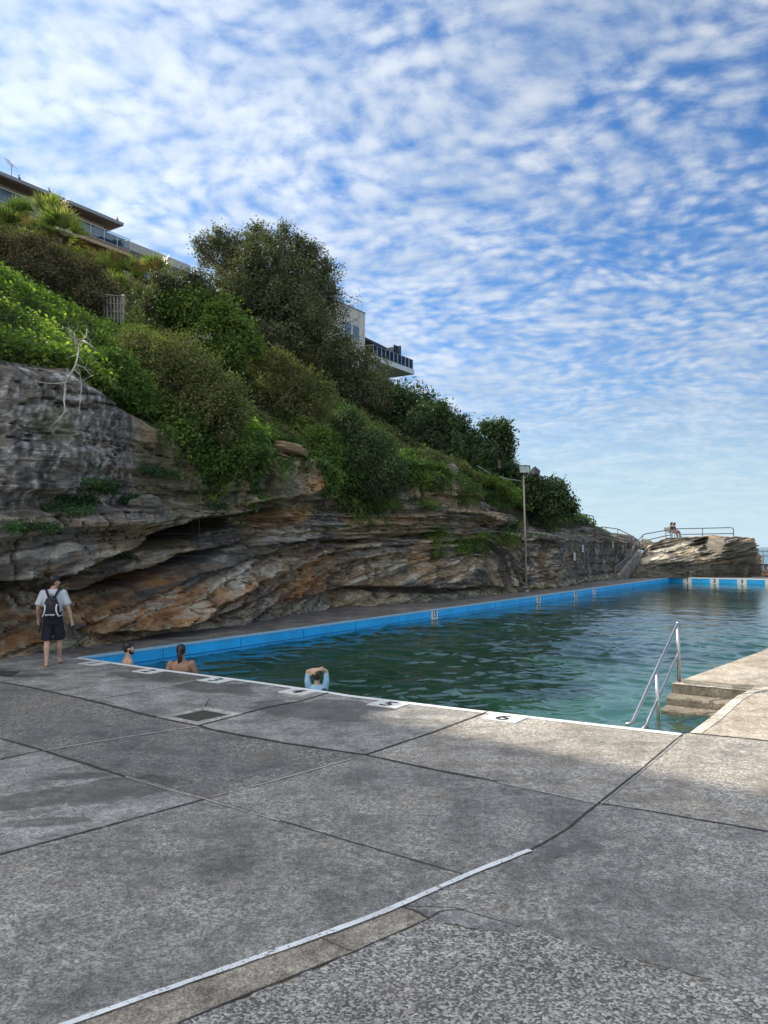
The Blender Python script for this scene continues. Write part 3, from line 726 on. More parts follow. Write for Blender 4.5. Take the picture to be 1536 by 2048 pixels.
# lens-shaped rounded bulges and hollows
off += 0.24*fbm(SS*0.33, zz_*1.15, 5.1, 5)*(1-0.5*wall_r)
off += 0.13*fbm(SS*0.9, zz_*2.8, 8.4, 4, ridge=True)*(1-0.7*wall_r)*sst(5.0-ZZ, -0.3, 0.9)
off += 0.045*fbm(SS*3.4, ZZ*5.0, 1.4, 5)
# jointed blocks on the right
def blocks(sx, zx, seed, w, h_):
    row = np.floor(zx/h_).astype(int); sh = _h(row, row*0+seed, row*0)*w*3; c = np.floor((sx+sh)/w).astype(int)
    v = _h(c, row, c*0+seed)-0.5
    fx = (sx+sh)/w-c; fz = zx/h_-row
    e = np.minimum(np.minimum(fx, 1-fx)*w, np.minimum(fz, 1-fz)*h_)
    return v, e
v, e_ = blocks(SS+0.25*fbm(SS*1.2, ZZ*1.2, 4, 3), ZZ+0.2*fbm(SS*0.8, ZZ, 6, 3)-0.03*SS, 5, 1.7, 0.85)
blk = (0.34*v-0.15*(1-sst(e_, 0.0, 0.07)))
off += blk*rock_r*(1-wall_r)*sst(ZZ, 0.4, 0.9)
v2, e2 = blocks(SS+0.2*fbm(SS, ZZ, 14, 3), ZZ+0.15*fbm(SS, ZZ, 16, 3), 9, 3.4, 2.4)
off += (0.16*v2-0.07*(1-sst(e2, 0, 0.05)))*(1-0.7*rock_r)*0.8
for (u0, v0, u1, v1, am) in ((503, 915, 690, 1000, .42), (-80, 742, 160, 985, .20), (698, 1082, 848, 1172, .24), (676, 1030, 832, 1064, .22), (856, 1088, 942, 1168, .20), (560, 1108, 640, 1200, .16), (330, 880, 505, 985, .16), (800, 1000, 880, 1058, .2)):
    sa_, _, za_ = tp(u0, v0, 2.5); sb_, _, zb_ = tp(u1, v1, 2.5); wj = .10*fbm(ZZ*1.7+u0, ZZ*0, 3, 4); wz = .09*fbm(SS*1.1+v0, SS*0, 6, 4)
    zl_, zh_ = tp(u0, v1, 2.5)[2], tp(u0, v0, 2.5)[2]; zl2, zh2 = tp(u1, v1, 2.5)[2], tp(u1, v0, 2.5)[2]; kk = (SS-sa_)/(sb_-sa_)
    lo_, hi_ = zl_+(zl2-zl_)*kk, zh_+(zh2-zh_)*kk
    off += am*sst(SS+wj, sa_, sa_+.09)*(1-sst(SS+wj, sb_-.09, sb_))*sst(ZZ+wz, lo_, lo_+.07)*(1-sst(ZZ+wz, hi_-.07, hi_))
v3, e3 = blocks(SS+.30*zz_+.18*fbm(SS*1.4, ZZ*1.6, 24, 3), zz_+.12*fbm(SS*1.2, ZZ, 26, 3), 21, 1.1, .42)
off += (0.17*v3-0.06*(1-sst(e3, 0, .035)))*sst(fbm(SS*.4, ZZ*.7, 81, 3), -.15, .15)*(1-.6*wall_r)*(1-.8*upl)
crk = np.abs(fbm(SS*1.1+.15*ZZ, ZZ*.22, 91, 4)); off -= .16*(1-sst(crk, .006, .022))*(1-.4*wall_r)*(1-.7*upl)
crk2 = np.abs(fbm(SS*.35, zz_*2.6, 93, 4)); off -= .14*(1-sst(crk2, .006, .03))
# right: upper ledges step back from the lower wall
zstep = 2.95+0.25*fbm(SS*0.5, SS*0, 2, 3)
off -= rock_r*1.15*sst(ZZ, zstep-0.08, zstep+0.25)*(1-sst(SS, 36, 40))
off -= rock_r*0.8*sst(ZZ, zstep+1.1, zstep+1.3)*(1-sst(SS, 36, 40))
# vertical buttress folds in the dark wall at the far end
off += wall_r*(0.16*fbm(SS*0.9, SS*0+3, 3, 4)+0.06*fbm(SS*4, ZZ*0.5, 3, 4))
off -= wall_r*0.10*ZZ/3
# the rock face pulls back from the top at the lip, and foot rubble
off -= 0.5*sst(QQ, 0.93, 1.0)
off += 0.10*sst(0.35-ZZ, 0, 0.3)*fbm(SS*3, ZZ*6, 2, 3)
off *= sst(ZZ, -0.4, 0.25)
TTf = tb-off
TTf = np.maximum(TTf, tb-0.9)
ST0 = np.maximum(0.42, TTf[:, -1]-tb[:, -1]+0.08)
def st0(s): return np.interp(s, s_arr, ST0)
TTx = np.concatenate([TTf, tb[:, :1]+ST0[:, None]+.03, tb[:, :1]+ST0[:, None]+.9], 1); SSx = np.concatenate([SS, SS[:, :1], SS[:, :1]], 1)
ZZx = np.concatenate([ZZ-0.02, zc(LIP, SS[:, :1])-.04, zc(LIP, SS[:, :1])-.3], 1)
PWc = A0[None, None]+dd*SSx[..., None]+nn*TTx[..., None]; PWc[..., 2] = ZZx

# ---- rock colour, darker along the cracks
def C3(*c): return np.array(c, float)
grey, dkg, tan_, orange, rust, olive, pale, black = C3(.155, .145, .130), C3(.070, .068, .066), C3(.275, .215, .135), C3(.40, .20, .075), C3(.20, .085, .04), C3(.115, .105, .055), C3(.46, .43, .36), C3(.028, .028, .030)
def lerp(c, d, k): return c+(d-c)*np.clip(k, 0, 1)[..., None]
colr = np.broadcast_to(tan_, SS.shape+(3,)).copy()
n1 = fbm(SS*0.5, zz_*1.6, 31, 5); n2 = fbm(SS*1.3, zz_*5.0, 37, 5); n3 = fbm(SS*4.5, ZZ*1.1, 41, 4); n4 = fbm(SS*7, ZZ*9, 43, 4); n5 = fbm(SS*2.2, zz_*11, 47, 4)
colr = lerp(colr, grey, sst(n1, -0.15, 0.25))
low = sst(3.6-ZZ+0.8*n1, -0.5, 0.8)*(1-0.9*wall_r)
def blob(u, v, rs, rz):
    s, _, z = tp(u, v, 2.5); return np.exp(-((SS-s)/rs)**2-((zz_-(z-0.26*s*(1 if z < 3 else 0.3)))/rz)**2) if False else np.exp(-((SS-s)/rs)**2-((ZZ-z-0.16*(SS-s))/rz)**2)
warm = 0
for (u, v, rs, rz, w) in ((100, 1235, 2.4, 0.7, 1.0), (270, 1190, 1.3, 0.4, 1.0), (330, 1215, 1.6, 0.4, 0.6), (200, 1240, 2.0, 0.6, 0.6), (430, 1190, 1.8, 0.45, 0.8), (560, 1040, 0.9, 0.22, 1.2), (600, 1030, 0.9, 0.25, 0.9), (640, 1150, 1.3, 0.6, 1.3), (610, 1180, 1.0, 0.4, 0.8), (680, 1130, 0.8, 0.4, 0.6), (700, 985, 0.9, 0.3, 0.9), (640, 965, 1.2, 0.3, 0.7), (725, 1045, 0.3, 0.35, 0.8), (830, 1110, 0.5, 0.4, 0.7), (420, 1240, 1.5, 0.3, 0.5), (30, 1290, 2, 0.4, 0.6), (790, 1040, 1.0, 0.2, 0.6)):
    warm = warm+w*blob(u, v, rs, rz)
colr = lerp(colr, orange, np.clip(warm*1.35, 0, 1)*sst(n2+0.4*n1, -0.45, 0.15)*0.9)
colr = lerp(colr, rust, np.clip(0.35*low+0.4*warm, 0, 1)*sst(n5+0.3*n2, 0.08, 0.35)*0.8)
colr = lerp(colr, pale, low*sst(n2, 0.18, 0.42)*0.55)
lb = 0
for (u, v, rs, rz, w) in ((470, 1140, 1.6, 0.28, 1), (430, 1165, 1.4, 0.25, 0.9), (620, 1055, 1.6, 0.22, 1.1), (560, 1075, 1.4, 0.2, 0.9), (700, 1060, 1.3, 0.2, 0.9), (780, 1130, 0.7, 0.7, 0.7), (960, 1180, 1.4, 0.22, 1.3), (1000, 1165, 1.0, 0.2, 0.9), (265, 1195, 0.5, 0.2, 0.8), (290, 1005, 0.5, 0.22, 0.5), (450, 1245, 2.4, 0.2, 0.7), (330, 1255, 2.2, 0.25, 0.6), (830, 945, 0.35, 0.35, 1.2), (905, 1160, 0.8, 0.3, 0.8), (900, 1040, 0.5, 0.4, 0.7), (560, 945, 1.0, 0.3, 0.4), (870, 1100, 0.5, 0.8, 0.5)):
    lb = lb+w*blob(u, v, rs, rz)
colr = lerp(colr, pale, np.clip(lb, 0, 1)*sst(n2+0.5*n5, -0.25, 0.2)*0.8)
# algae and dark weathering on the big upper block and the wall
up = sst(ZZ, 2.6, 3.4)*(1-sst(SS, 8.0, 12.0))
colr = lerp(colr, olive, up*sst(n1+0.6*n3, -0.25, 0.15)*0.85)
leftg = 1-sst(SS+0.35*ZZ+0.5*n1, 3.6, 4.6)
colr = lerp(colr, grey*1.05, leftg*up*0.9)
lich = leftg*up
colr = lerp(colr, C3(.50, .50, .50), lich*sst(fbm(SS*11, ZZ*8, 143, 4)+0.35*n1+.25*n3, 0.08, 0.22)*0.62)
colr = lerp(colr, C3(.24, .17, .14), lich*sst(n1+0.4*n2, 0.1, 0.4)*0.5)
colr = lerp(colr, black, lich*sst(fbm(SS*9, ZZ*4.5, 153, 4)+.5*n3, 0.10, 0.3)*0.65)
# seepage streaks
streak = sst(fbm(SS*2.6+0.15*fbm(SS*2, ZZ*2, 4, 2), ZZ*0.22, 51, 4), 0.05, 0.32)
colr = lerp(colr, black*1.4, streak*(0.20+0.25*sst(ZZ, 3.0, 3.6)+0.45*rock_r)*0.75)
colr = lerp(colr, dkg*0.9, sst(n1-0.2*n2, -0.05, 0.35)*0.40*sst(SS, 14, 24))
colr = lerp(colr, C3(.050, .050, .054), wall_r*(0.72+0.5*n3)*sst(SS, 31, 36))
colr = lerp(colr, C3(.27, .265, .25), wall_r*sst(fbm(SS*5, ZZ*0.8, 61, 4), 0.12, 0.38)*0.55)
colr = lerp(colr, C3(.15, .16, .08), sst(fbm(SS*0.6, ZZ*0.8, 71, 4), 0.12, 0.4)*0.4*(1-low))
colr = lerp(colr, C3(.30, .28, .18), sst(0.55-ZZ, 0, 0.35)*sst(n4+n1*0.5, -0.2, 0.3)*0.6)
crkd = np.maximum(1-sst(crk, .004, .018), 1-sst(crk2, .004, .024))*(1-.7*upl)
colr = lerp(colr, black, crkd*.7)
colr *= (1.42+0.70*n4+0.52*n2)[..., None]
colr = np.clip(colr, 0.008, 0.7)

def rock_mat(name, strat=1.0, flat=None):
    m, g, b = material(name); co = g.add('ShaderNodeTexCoord', {}, 3)
    cv = g.attr('rock') if flat is None else None
    w = g.noise(co, 1.4, 3, 0.5, out=1)
    cw = g.add('ShaderNodeVectorMath', {0: co, 1: g.add('ShaderNodeVectorMath', {0: w, 1: (0.0, 0.0, 0.25)}, operation='MULTIPLY')}, operation='ADD')
    st1 = g.noise(g.map(cw, scale=(0.9, 0.9, 9), rot=(0, math.radians(-9), 0)), 1.6, 7, 0.72)
    gr = g.noise(co, 22, 6, 0.75); gr2 = g.noise(co, 7, 6, 0.7)
    base = cv if flat is None else g.mix(g.ss(st1, 0.3, 0.7), flat[0], flat[1])
    c = g.mix(g.ss(g.noise(g.map(co, loc=(7, 1, 3)), 0.7, 3, 0.6), 0.38, 0.6), base, g.mix(1.0, base, g.ss(st1, 0.32, 0.68, 0.58, 1.40), 'MULTIPLY'))
    c = g.mix(1.0, c, g.ss(gr, 0.3, 0.7, 0.70, 1.30), 'MULTIPLY')
    vst = g.noise(g.map(co, scale=(3.6, 3.6, 0.35)), 2.2, 5, 0.65)
    c = g.mix(g.math('MULTIPLY', g.ss(vst, 0.55, 0.72), 0.45), c, (0.035, 0.034, 0.034))
    lich_ = g.math('MULTIPLY', g.ss(g.noise(g.map(co, loc=(4, 2, 9)), 5.5, 6, 0.78), 0.60, 0.66), g.ss(gr2, 0.42, 0.55))
    c = g.mix(g.math('MULTIPLY', lich_, 0.45), c, (0.36, 0.36, 0.33))
    g.sock(b.inputs['Base Color'], c); b.inputs['Roughness'].default_value = 0.88; b.inputs['Specular IOR Level'].default_value = 0.25
    h_ = g.math('ADD', g.math('MULTIPLY', st1, 1.1*strat), g.math('ADD', g.math('MULTIPLY', gr2, 0.7), g.math('MULTIPLY', gr, 0.25)))
    g.sock(b.inputs['Normal'], g.bump(h_, 1.0, 0.11)); return m
M['rock'] = rock_mat('sandstone_cliff')
colr = np.concatenate([colr, colr[:, -1:], colr[:, -1:]], 1)
n1_, n2_ = SSx.shape; idx = np.arange(n1_*n2_).reshape(n1_, n2_)
Fc = np.stack([idx[:-1, :-1], idx[1:, :-1], idx[1:, 1:], idx[:-1, 1:]], -1).reshape(-1, 4)
# local frame along the pool so that the strata follow the face
def to_local(PW_): q_ = PW_.reshape(-1, 3)-A0; return np.stack([q_@dd, q_@nn, q_[:, 2]], 1)
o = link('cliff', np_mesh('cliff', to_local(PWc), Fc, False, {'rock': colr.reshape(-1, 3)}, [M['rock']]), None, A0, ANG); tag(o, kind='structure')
FACE_T = TTf
def face_t(s, z):
    """t of the rock face at (s, z)"""
    i = np.clip(np.searchsorted(s_arr, s), 0, len(s_arr)-1); qq = np.clip(np.asarray(z)/zc(LIP, s), 0, 1)*(NZ-1)
    return FACE_T[i, np.clip(qq.astype(int), 0, NZ-1)]

# ---- hill top behind the lip
sh_ = np.concatenate([np.arange(-45, -14, 1.5), np.arange(-14, 78, 0.4)]); qt = np.concatenate([np.linspace(0, 1, 16)**1.3*5, np.arange(5.8, 62, 1.2)])
SH, QT = np.meshgrid(sh_, qt, indexing='ij'); TH = tbase(SH)+st0(SH)+QT; 
endf = sst(SH, 56.0, 74)*0.0
ZH = Hn(SH, TH)-0.10
ZH = np.where(QT == 0, np.minimum(ZH, zc(LIP, SH)-0.03), ZH)
ENDS = 49.5+np.maximum(0, TH-4)*1.1
ZH = ZH+(-5-ZH)*sst(SH, ENDS, ENDS+4.5)
PH = A0[None, None]+dd*SH[..., None]+nn*TH[..., None]; PH[..., 2] = ZH
def soil():
    m, g, b = material('hill_soil'); co = g.add('ShaderNodeTexCoord', {}, 3)
    c = g.ramp(g.noise(co, 1.6, 6, 0.7), [(0.3, (0.022, 0.020, 0.012)), (0.5, (0.035, 0.045, 0.015)), (0.7, (0.07, 0.062, 0.035))])
    g.sock(b.inputs['Base Color'], c); b.inputs['Roughness'].default_value = 0.95
    g.sock(b.inputs['Normal'], g.bump(g.noise(co, 5, 6, 0.7), 1.0, 0.2)); return m
M['soil'] = soil()
n1_, n2_ = SH.shape; idx = np.arange(n1_*n2_).reshape(n1_, n2_)
Fh = np.stack([idx[:-1, :-1], idx[1:, :-1], idx[1:, 1:], idx[:-1, 1:]], -1).reshape(-1, 4)
o = link('hill', np_mesh('hill', to_local(PH), Fh, True, None, [M['soil']]), None, A0, ANG); tag(o, kind='structure')
print('lip z', [round(float(zc(LIP, s)), 2) for s in (0, 5, 10, 20, 30, 35, 40, 50)], 'R20', [round(float(zc(R20, s)), 1) for s in (0, 20, 40, 60)], 'POOL', POOL_L, 'steps', B_)
# ================================================================== vegetation
def leaf_mat(name, c_dark, c_mid, c_light, trans=0.28, rough=0.5, spec=0.35):
    m, g, b = material(name); lv = g.attr('lv', 2)
    c = g.ramp(lv, [(0.05, c_dark), (0.5, c_mid), (0.95, c_light)])
    g.sock(b.inputs['Base Color'], c); b.inputs['Roughness'].default_value = rough; b.inputs['Specular IOR Level'].default_value = spec
    c = g.mix(1.0, c, (1.28, 1.24, 1.15), 'MULTIPLY'); g.sock(b.inputs['Base Color'], c)
    t = g.add('ShaderNodeBsdfTranslucent', {'Color': g.mix(1.0, c, (1.5, 1.7, 0.7), 'MULTIPLY')})
    mx = g.n.new('ShaderNodeMixShader'); mx.inputs[0].default_value = trans
    g.l.new(b.outputs[0], mx.inputs[1]); g.l.new(t, mx.inputs[2]); g.l.new(mx.outputs[0], g.n['Material Output'].inputs[0]); return m
M['l_olive'] = leaf_mat('olive_waxy_leaves', (.026, .032, .017), (.070, .084, .044), (.155, .165, .09), .22, .6, .3)
M['l_dark'] = leaf_mat('dark_green_leaves', (.014, .030, .013), (.036, .070, .028), (.085, .125, .045), .24, .6, .3)
M['l_green'] = leaf_mat('mid_green_leaves', (.020, .046, .012), (.058, .110, .027), (.16, .23, .055), .34, .65, .25)
M['l_lime'] = leaf_mat('lime_green_ivy', (.030, .055, .014), (.085, .145, .028), (.30, .40, .08), .42, .65, .25)
M['l_drab'] = leaf_mat('drab_scrub_leaves', (.032, .038, .018), (.080, .095, .040), (.17, .185, .075), .25, .75, .15)
M['l_dry'] = leaf_mat('dry_brown_leaves', (.036, .034, .022), (.080, .075, .046), (.15, .14, .085), .15, .75, .15)
M['l_palm'] = leaf_mat('fan_palm_fronds', (.025, .050, .014), (.08, .13, .035), (.26, .28, .10), .35, .4, .5)
M['l_palmdry'] = leaf_mat('dead_palm_fronds', (.08, .05, .02), (.17, .115, .05), (.28, .20, .10), .15)
M['l_fern'] = leaf_mat('fern_fronds', (.015, .04, .015), (.035, .08, .028), (.07, .14, .04), .3)
M['bark'] = simple('grey_bark', (.13, .105, .08), .9, var=.35, scale=6, bump=.6)
M['twig'] = simple('dry_twigs', (.15, .115, .085), .9, var=.4, scale=4)
M['dead_wood'] = simple('bleached_dead_wood', (.50, .47, .42), .85, var=.3, scale=9)
R_ = np.random.default_rng(11)
def unit(v): return v/(np.linalg.norm(v, axis=-1, keepdims=True)+1e-9)
def leaf_quads(Cn, L, wd, nrm, lv, fold=0.15):
    n = len(Cn); r = unit(R_.normal(size=(n, 3))); d1 = unit(r-nrm*np.sum(r*nrm, 1, keepdims=True)*0.8); d2 = unit(np.cross(nrm, d1))
    L = np.broadcast_to(L, n)*R_.uniform(.65, 1.3, n); w_ = np.broadcast_to(wd, n)*R_.uniform(.7, 1.25, n)
    L = L[:, None]; w_ = w_[:, None]
    V = np.stack([Cn, Cn+.5*L*d1+.5*w_*d2+nrm*L*fold*.5, Cn+L*d1, Cn+.5*L*d1-.5*w_*d2+nrm*L*fold*.5], 1).reshape(-1, 3)
    Fq = np.arange(n*4).reshape(n, 4); return V, Fq, np.repeat(lv, 4)
def join(parts):
    VV, FF, LL = [], [], []; b = 0
    for V, f, l in parts: VV.append(V); FF.append(f+b); LL.append(l); b += len(V)
    return np.concatenate(VV), np.concatenate(FF), np.concatenate(LL)
def crown_leaves(blobs, n, L, wd, cl=14, cr=0.16, fill=0.35, gap=0.0, up=0.35, sq=1.0):
    """blobs (x,y,z,r) world; n leaves in clumps near the blobs' surfaces"""
    B = np.array(blobs, float); nc = max(1, n//cl); wt = B[:, 3]**2; k = R_.choice(len(B), nc, p=wt/wt.sum())
    dirs = unit(R_.normal(size=(nc, 3))); rad = np.where(R_.random(nc) < fill, R_.uniform(.3, .9, nc), R_.uniform(.88, 1.08, nc))
    c = B[k, :3]+dirs*(B[k, 3]*rad)[:, None]*np.array([1, 1, sq])
    nz = fbm(c[:, 0]*1.3, c[:, 1]*1.3, c[:, 2]*1.3, 3)
    nz2 = fbm(c[:, 0]*3.1, c[:, 1]*3.1, c[:, 2]*3.1, 3)
    c = c+dirs*((nz*0.50+nz2*.36)*B[k, 3])[:, None]
    keep = nz > -0.9+gap*1.5; c, dirs = c[keep], dirs[keep]; nc = len(c)
    clv = np.clip(.5+.35*R_.normal(size=nc)*.7+.55*fbm(c[:, 0]*.7, c[:, 1]*.7, c[:, 2]*.7, 2), 0, 1)
    cs = np.repeat(np.arange(nc), cl); P = c[cs]+R_.normal(size=(nc*cl, 3))*cr*R_.uniform(.5, 1.3, nc)[cs][:, None]
    nr = unit(dirs[cs]*.7+R_.normal(size=(nc*cl, 3))*.6+np.array([0, 0, up]))
    lv = np.clip(clv[cs]*.65+.35*R_.random(len(cs)), 0, 1)
    # shoots that stand out of the outline
    ns = max(4, n//260); kk = R_.integers(0, nc, ns); sd = unit(dirs[kk]+R_.normal(size=(ns, 3))*.45+np.array([0, 0, .55])); Ls = R_.uniform(.25, .75, ns)*np.minimum(B[k[kk] if len(k) > kk.max() else 0, 3], 1.3)*.7
    a_ = np.repeat(np.arange(ns), 12); f_ = np.tile(np.linspace(.1, 1, 12), ns); P2_ = c[kk][a_]+sd[a_]*(Ls[a_]*f_)[:, None]+R_.normal(size=(ns*12, 3))*L*.35
    P = np.concatenate([P, P2_]); nr = np.concatenate([nr, unit(R_.normal(size=(ns*12, 3))+np.array([0, 0, .3]))]); lv = np.concatenate([lv, np.clip(clv[kk][a_]*.6+.4*R_.random(ns*12), 0, 1)])
    return leaf_quads(P, L, wd, nr, lv)
def mesh_leaves(name, parts, mat, parent=None, org=(0, 0, 0)):
    V, Fq, lv = join(parts); me = np_mesh(name, V-np.array(org, float), Fq, False, {'lv': lv}, [mat]); return link(name, me, parent, org if parent is None else None)
def hit_hill(u, v):
    r = ray(u, v); Ys = np.arange(12, 110, .15); P = np.array([0, 0, HC])[None]+r[None]*(Ys/r[1])[:, None]
    s = (P-A0)@dd; t = (P-A0)@nn; k = np.where((t > tbase(s)+.3) & (P[:, 2] < Hn(s, t)))[0]
    if len(k) == 0: return None
    return P[k[0]], float(Ys[k[0]])
def hit_face(u, v):
    t = 2.4
    for _ in range(4): s, _, z = tp(u, v, t); t = float(face_t(np.array([s]), np.array([z]))[0])
    return W(s, t, z)
def limb_pts(a, b, n=6, wob=.12, sag=0.0):
    a, b = np.array(a, float), np.array(b, float); L = np.linalg.norm(b-a); o = []
    ph = R_.uniform(0, 9)
    for i in range(n+1):
        k = i/n; o.append(a+(b-a)*k+np.array([math.sin(k*5+ph), math.cos(k*4+ph*2), -sag*4*k*(1-k)/max(wob, .01)*0+math.sin(k*3+ph)*.5])*wob*L*math.sin(math.pi*k)*.6)
    return o
def plant(name, label, cat, base, blobs_px, n, L, wd, mat, group=None, cl=14, cr=.16, fill=.35, gap=0.0, trunk=.12, limbs=True, twigs=0, Ydef=None, up=.35, dry=0):
    """blobs_px: (u, v, r_px, dY) at the base's depth + dY"""
    base = np.array(base, float); Yb = base[1] if Ydef is None else Ydef
    bl = []
    for (u, v, rp, dY) in blobs_px:
        p = at(u, v, Yb+dY); bl.append((p[0], p[1], p[2], rp*(Yb+dY)/F))
    sub_ = []
    for (x_, y_, z_, r_) in bl:
        for _ in range(3):
            d_ = unit(R_.normal(size=3)+np.array([0, -.3, .35])); q_ = np.array([x_, y_, z_])+d_*r_*R_.uniform(.75, 1.05); sub_.append((q_[0], q_[1], q_[2], r_*R_.uniform(.22, .42)))
    e = empty(name, base, label, cat, group)
    parts = [crown_leaves(sub_, int(n*.28), L, wd, cl, cr, fill, gap, up), crown_leaves(bl, n, L, wd, cl, cr, fill, gap, up)]
    mesh_leaves('foliage', parts, mat, e, base)
    mb = MB(); cen = np.mean(np.array(bl)[:, :3], 0)
    fork = base+(cen-base)*.45
    mb.tube(limb_pts(base-np.array([0, 0, .3]), fork, 5, .06), np.linspace(trunk, trunk*.7, 6), 8)
    if limbs:
        for b_ in bl:
            tip = np.array(b_[:3]); pts = limb_pts(fork, tip, 6, .10); mb.tube(pts, np.linspace(trunk*.55, trunk*.14, 7), 6)
            for _ in range(7):
                d = unit(R_.normal(size=3)+np.array([0, 0, .3])); mb.tube(limb_pts(pts[R_.integers(3, 7)], tip+d*b_[3]*.95, 4, .1), np.linspace(trunk*.2, trunk*.05, 5), 4)
    mb.build('trunk', M['bark'], e)
    if twigs:
        tw = MB()
        for _ in range(twigs):
            b_ = bl[R_.integers(len(bl))]; d = unit(R_.normal(size=3)); a = np.array(b_[:3])+d*b_[3]*.5
            d2 = unit(d+R_.normal(size=3)*.6); q = a+d2*b_[3]*R_.uniform(.4, .8)
            q[2] -= R_.uniform(0, .25)*b_[3]
            tw.tube(limb_pts(a, q, 5, .25), np.linspace(.014, .006, 6), 3, False)
        tw.build('bare_twigs', M['twig'], e)
    return e
def base_at(u, v):
    h = hit_hill(u, v)
    if h is None: p = at(u, v, 40.0); return p
    return h[0]

# ---------------- ground cover (uncountable)
def cover(name, sel, mat, dens, L, wd, hgt, s0, s1, t0, t1, up=.9, clump=2.2):
    area = (s1-s0)*(t1-t0); n = int(area*dens)
    s = R_.uniform(s0, s1, n); t = R_.uniform(t0, t1, n); tm = tbase(s)+st0(s)-.12; t = np.where(t < tm, tm+1.2*R_.random(n)**2, t); z = np.maximum(Hn(s, t), zc(LIP, s)-.1*R_.random(n))
    P = A0+dd*s[:, None]+nn*t[:, None]; P[:, 2] = z
    u, v, yc = proj(P); keep = (u > -260) & (u < 1700) & sel(s, t, u, v)
    # farther leaves thinned and enlarged
    far = np.clip((yc-24)/30, 0, 1); keep &= R_.random(n) > far*.55
    P, s, t, far = P[keep], s[keep], t[keep], far[keep]
    ok = s < 47.5+np.maximum(0, t-4)*1.1; P, s, t, far = P[ok], s[ok], t[ok], far[ok]
    nz = fbm(s*clump, t*clump, 1.1, 4); bump = fbm(s*.55, t*.55, 6.6, 3)
    hh = hgt*(0.45+.55*nz+.9*np.clip(bump, -.3, 1)); P[:, 2] += np.maximum(hh, -.05)*R_.uniform(.3, 1.0, len(P))+.02
    P += R_.normal(size=P.shape)*.04; P -= nn*(.15*hh)[:, None]
    nr = unit(R_.normal(size=P.shape)*.55+np.array([0, 0, up])-nn*.55)
    lv = np.clip(.45+.5*nz+.3*(R_.random(len(P))-.5)+.25*bump, 0, 1)
    sc = 1+far*.9
    return leaf_quads(P, L*sc, wd*sc, nr, lv)
rid = lambda s, t: fbm(s*.28, t*.28, 12.5, 3)
def sel_lime(s, t, u, v): return ((s < 9+2*rid(s, t)) & (t < 9.3+1.0*rid(s, t)))
def sel_green(s, t, u, v): return ((~sel_lime(s, t, u, v)) & (rid(s+40, t) > -.10))
def sel_drab(s, t, u, v): return ((~sel_lime(s, t, u, v)) & (rid(s+40, t) <= .06))
nf_ = 5200; sf_ = R_.uniform(-3, 5, nf_); tf_ = tbase(sf_)+st0(sf_)+R_.uniform(-.22, .7, nf_); zf_ = zc(LIP, sf_)+R_.uniform(-.10, .35, nf_)+.18*fbm(sf_*2, tf_, 3, 3)+.3*np.maximum(tf_-tbase(sf_)-.5, 0)
Pf_ = A0+dd*sf_[:, None]+nn*tf_[:, None]; Pf_[:, 2] = zf_
fringe_ = leaf_quads(Pf_, .10, .08, unit(R_.normal(size=Pf_.shape)*.6+np.array([0, 0, .6])-nn*.6), np.clip(.35+.5*fbm(sf_*3, zf_*3, 7, 3)+.3*R_.random(nf_), 0, 1))
o = mesh_leaves('ivy_cover', [fringe_, cover('x', sel_lime, None, 330, .095, .075, .34, -8, 12, 1.0, 10.5), cover('x', sel_lime, None, 120, .12, .09, .5, -8, 12, 1.0, 10.5)], M['l_lime']); tag(o, 'lime green ivy covering the slope above the left end of the cliff', 'ivy', kind='stuff')
o = mesh_leaves('creeper_cover', [cover('x', sel_green, None, 190, .11, .07, .42, -8, 34, 1.0, 14), cover('x', sel_green, None, 80, .16, .10, .5, 24, 66, 2.5, 26)], M['l_green']); tag(o, 'dark and mid green creeper covering the hillside above the cliff', 'creeper', kind='stuff')
o = mesh_leaves('scrub_cover', [cover('x', sel_drab, None, 150, .10, .06, .55, -8, 34, 1.0, 14), cover('x', lambda s, t, u, v: t > 13, None, 45, .22, .12, .8, -30, 66, 13, 40)], M['l_drab']); tag(o, 'drab brown and olive low scrub on the hillside between the shrubs', 'scrub', kind='stuff')
# creeper hanging over the lip
DR = ledge([(150, 775), (200, 815), (260, 850), (300, 872), (330, 905), (370, 935), (420, 965), (455, 985), (495, 965), (508, 895), (560, 886), (612, 900), (640, 945), (665, 950), (690, 985), (730, 1000), (780, 1005), (815, 975), (850, 940), (880, 955)])
nd = 30000
s = R_.uniform(DR[0, 0], DR[-1, 0], nd); zl = zc(LIP, s); zd = np.interp(s, DR[:, 0], DR[:, 1])+.35*fbm(s*1.8, s*0, 3, 4)+.15
z = zd+(zl+.25-zd)*R_.random(nd)**.8; k = z < zl+.3; s, z, zl = s[k], z[k], zl[k]
tf = face_t(s, z)-R_.uniform(.0, .30, len(s))*(1+.8*fbm(s*1.6, z*1.6, 2, 3)); tf = np.minimum(tf, tbase(s)+.4)
P = A0+dd*s[:, None]+nn*tf[:, None]; P[:, 2] = z; P += R_.normal(size=P.shape)*.05
nv = 110; sv = R_.uniform(DR[2, 0], DR[-1, 0], nv); zv = np.interp(sv, DR[:, 0], DR[:, 1])+.3; Lv = R_.uniform(.4, 1.5, nv); kv = np.repeat(np.arange(nv), 60); fv = np.tile(np.linspace(0, 1, 60), nv)
s2 = sv[kv]+.10*np.sin(fv*6+kv)*fv; z2 = zv[kv]-Lv[kv]*fv; t2 = np.minimum(face_t(s2, z2), tbase(s2)+.3)-.12-.1*np.cos(kv)
P2 = A0+dd*s2[:, None]+nn*t2[:, None]; P2[:, 2] = z2; P2 += R_.normal(size=P2.shape)*.035; P = np.concatenate([P, P2]); s = np.concatenate([s, s2]); z = np.concatenate([z, z2])
hide = fbm(s*1.5, z*1.1, 15, 3) > -.38; P, s, z = P[hide], s[hide], z[hide]
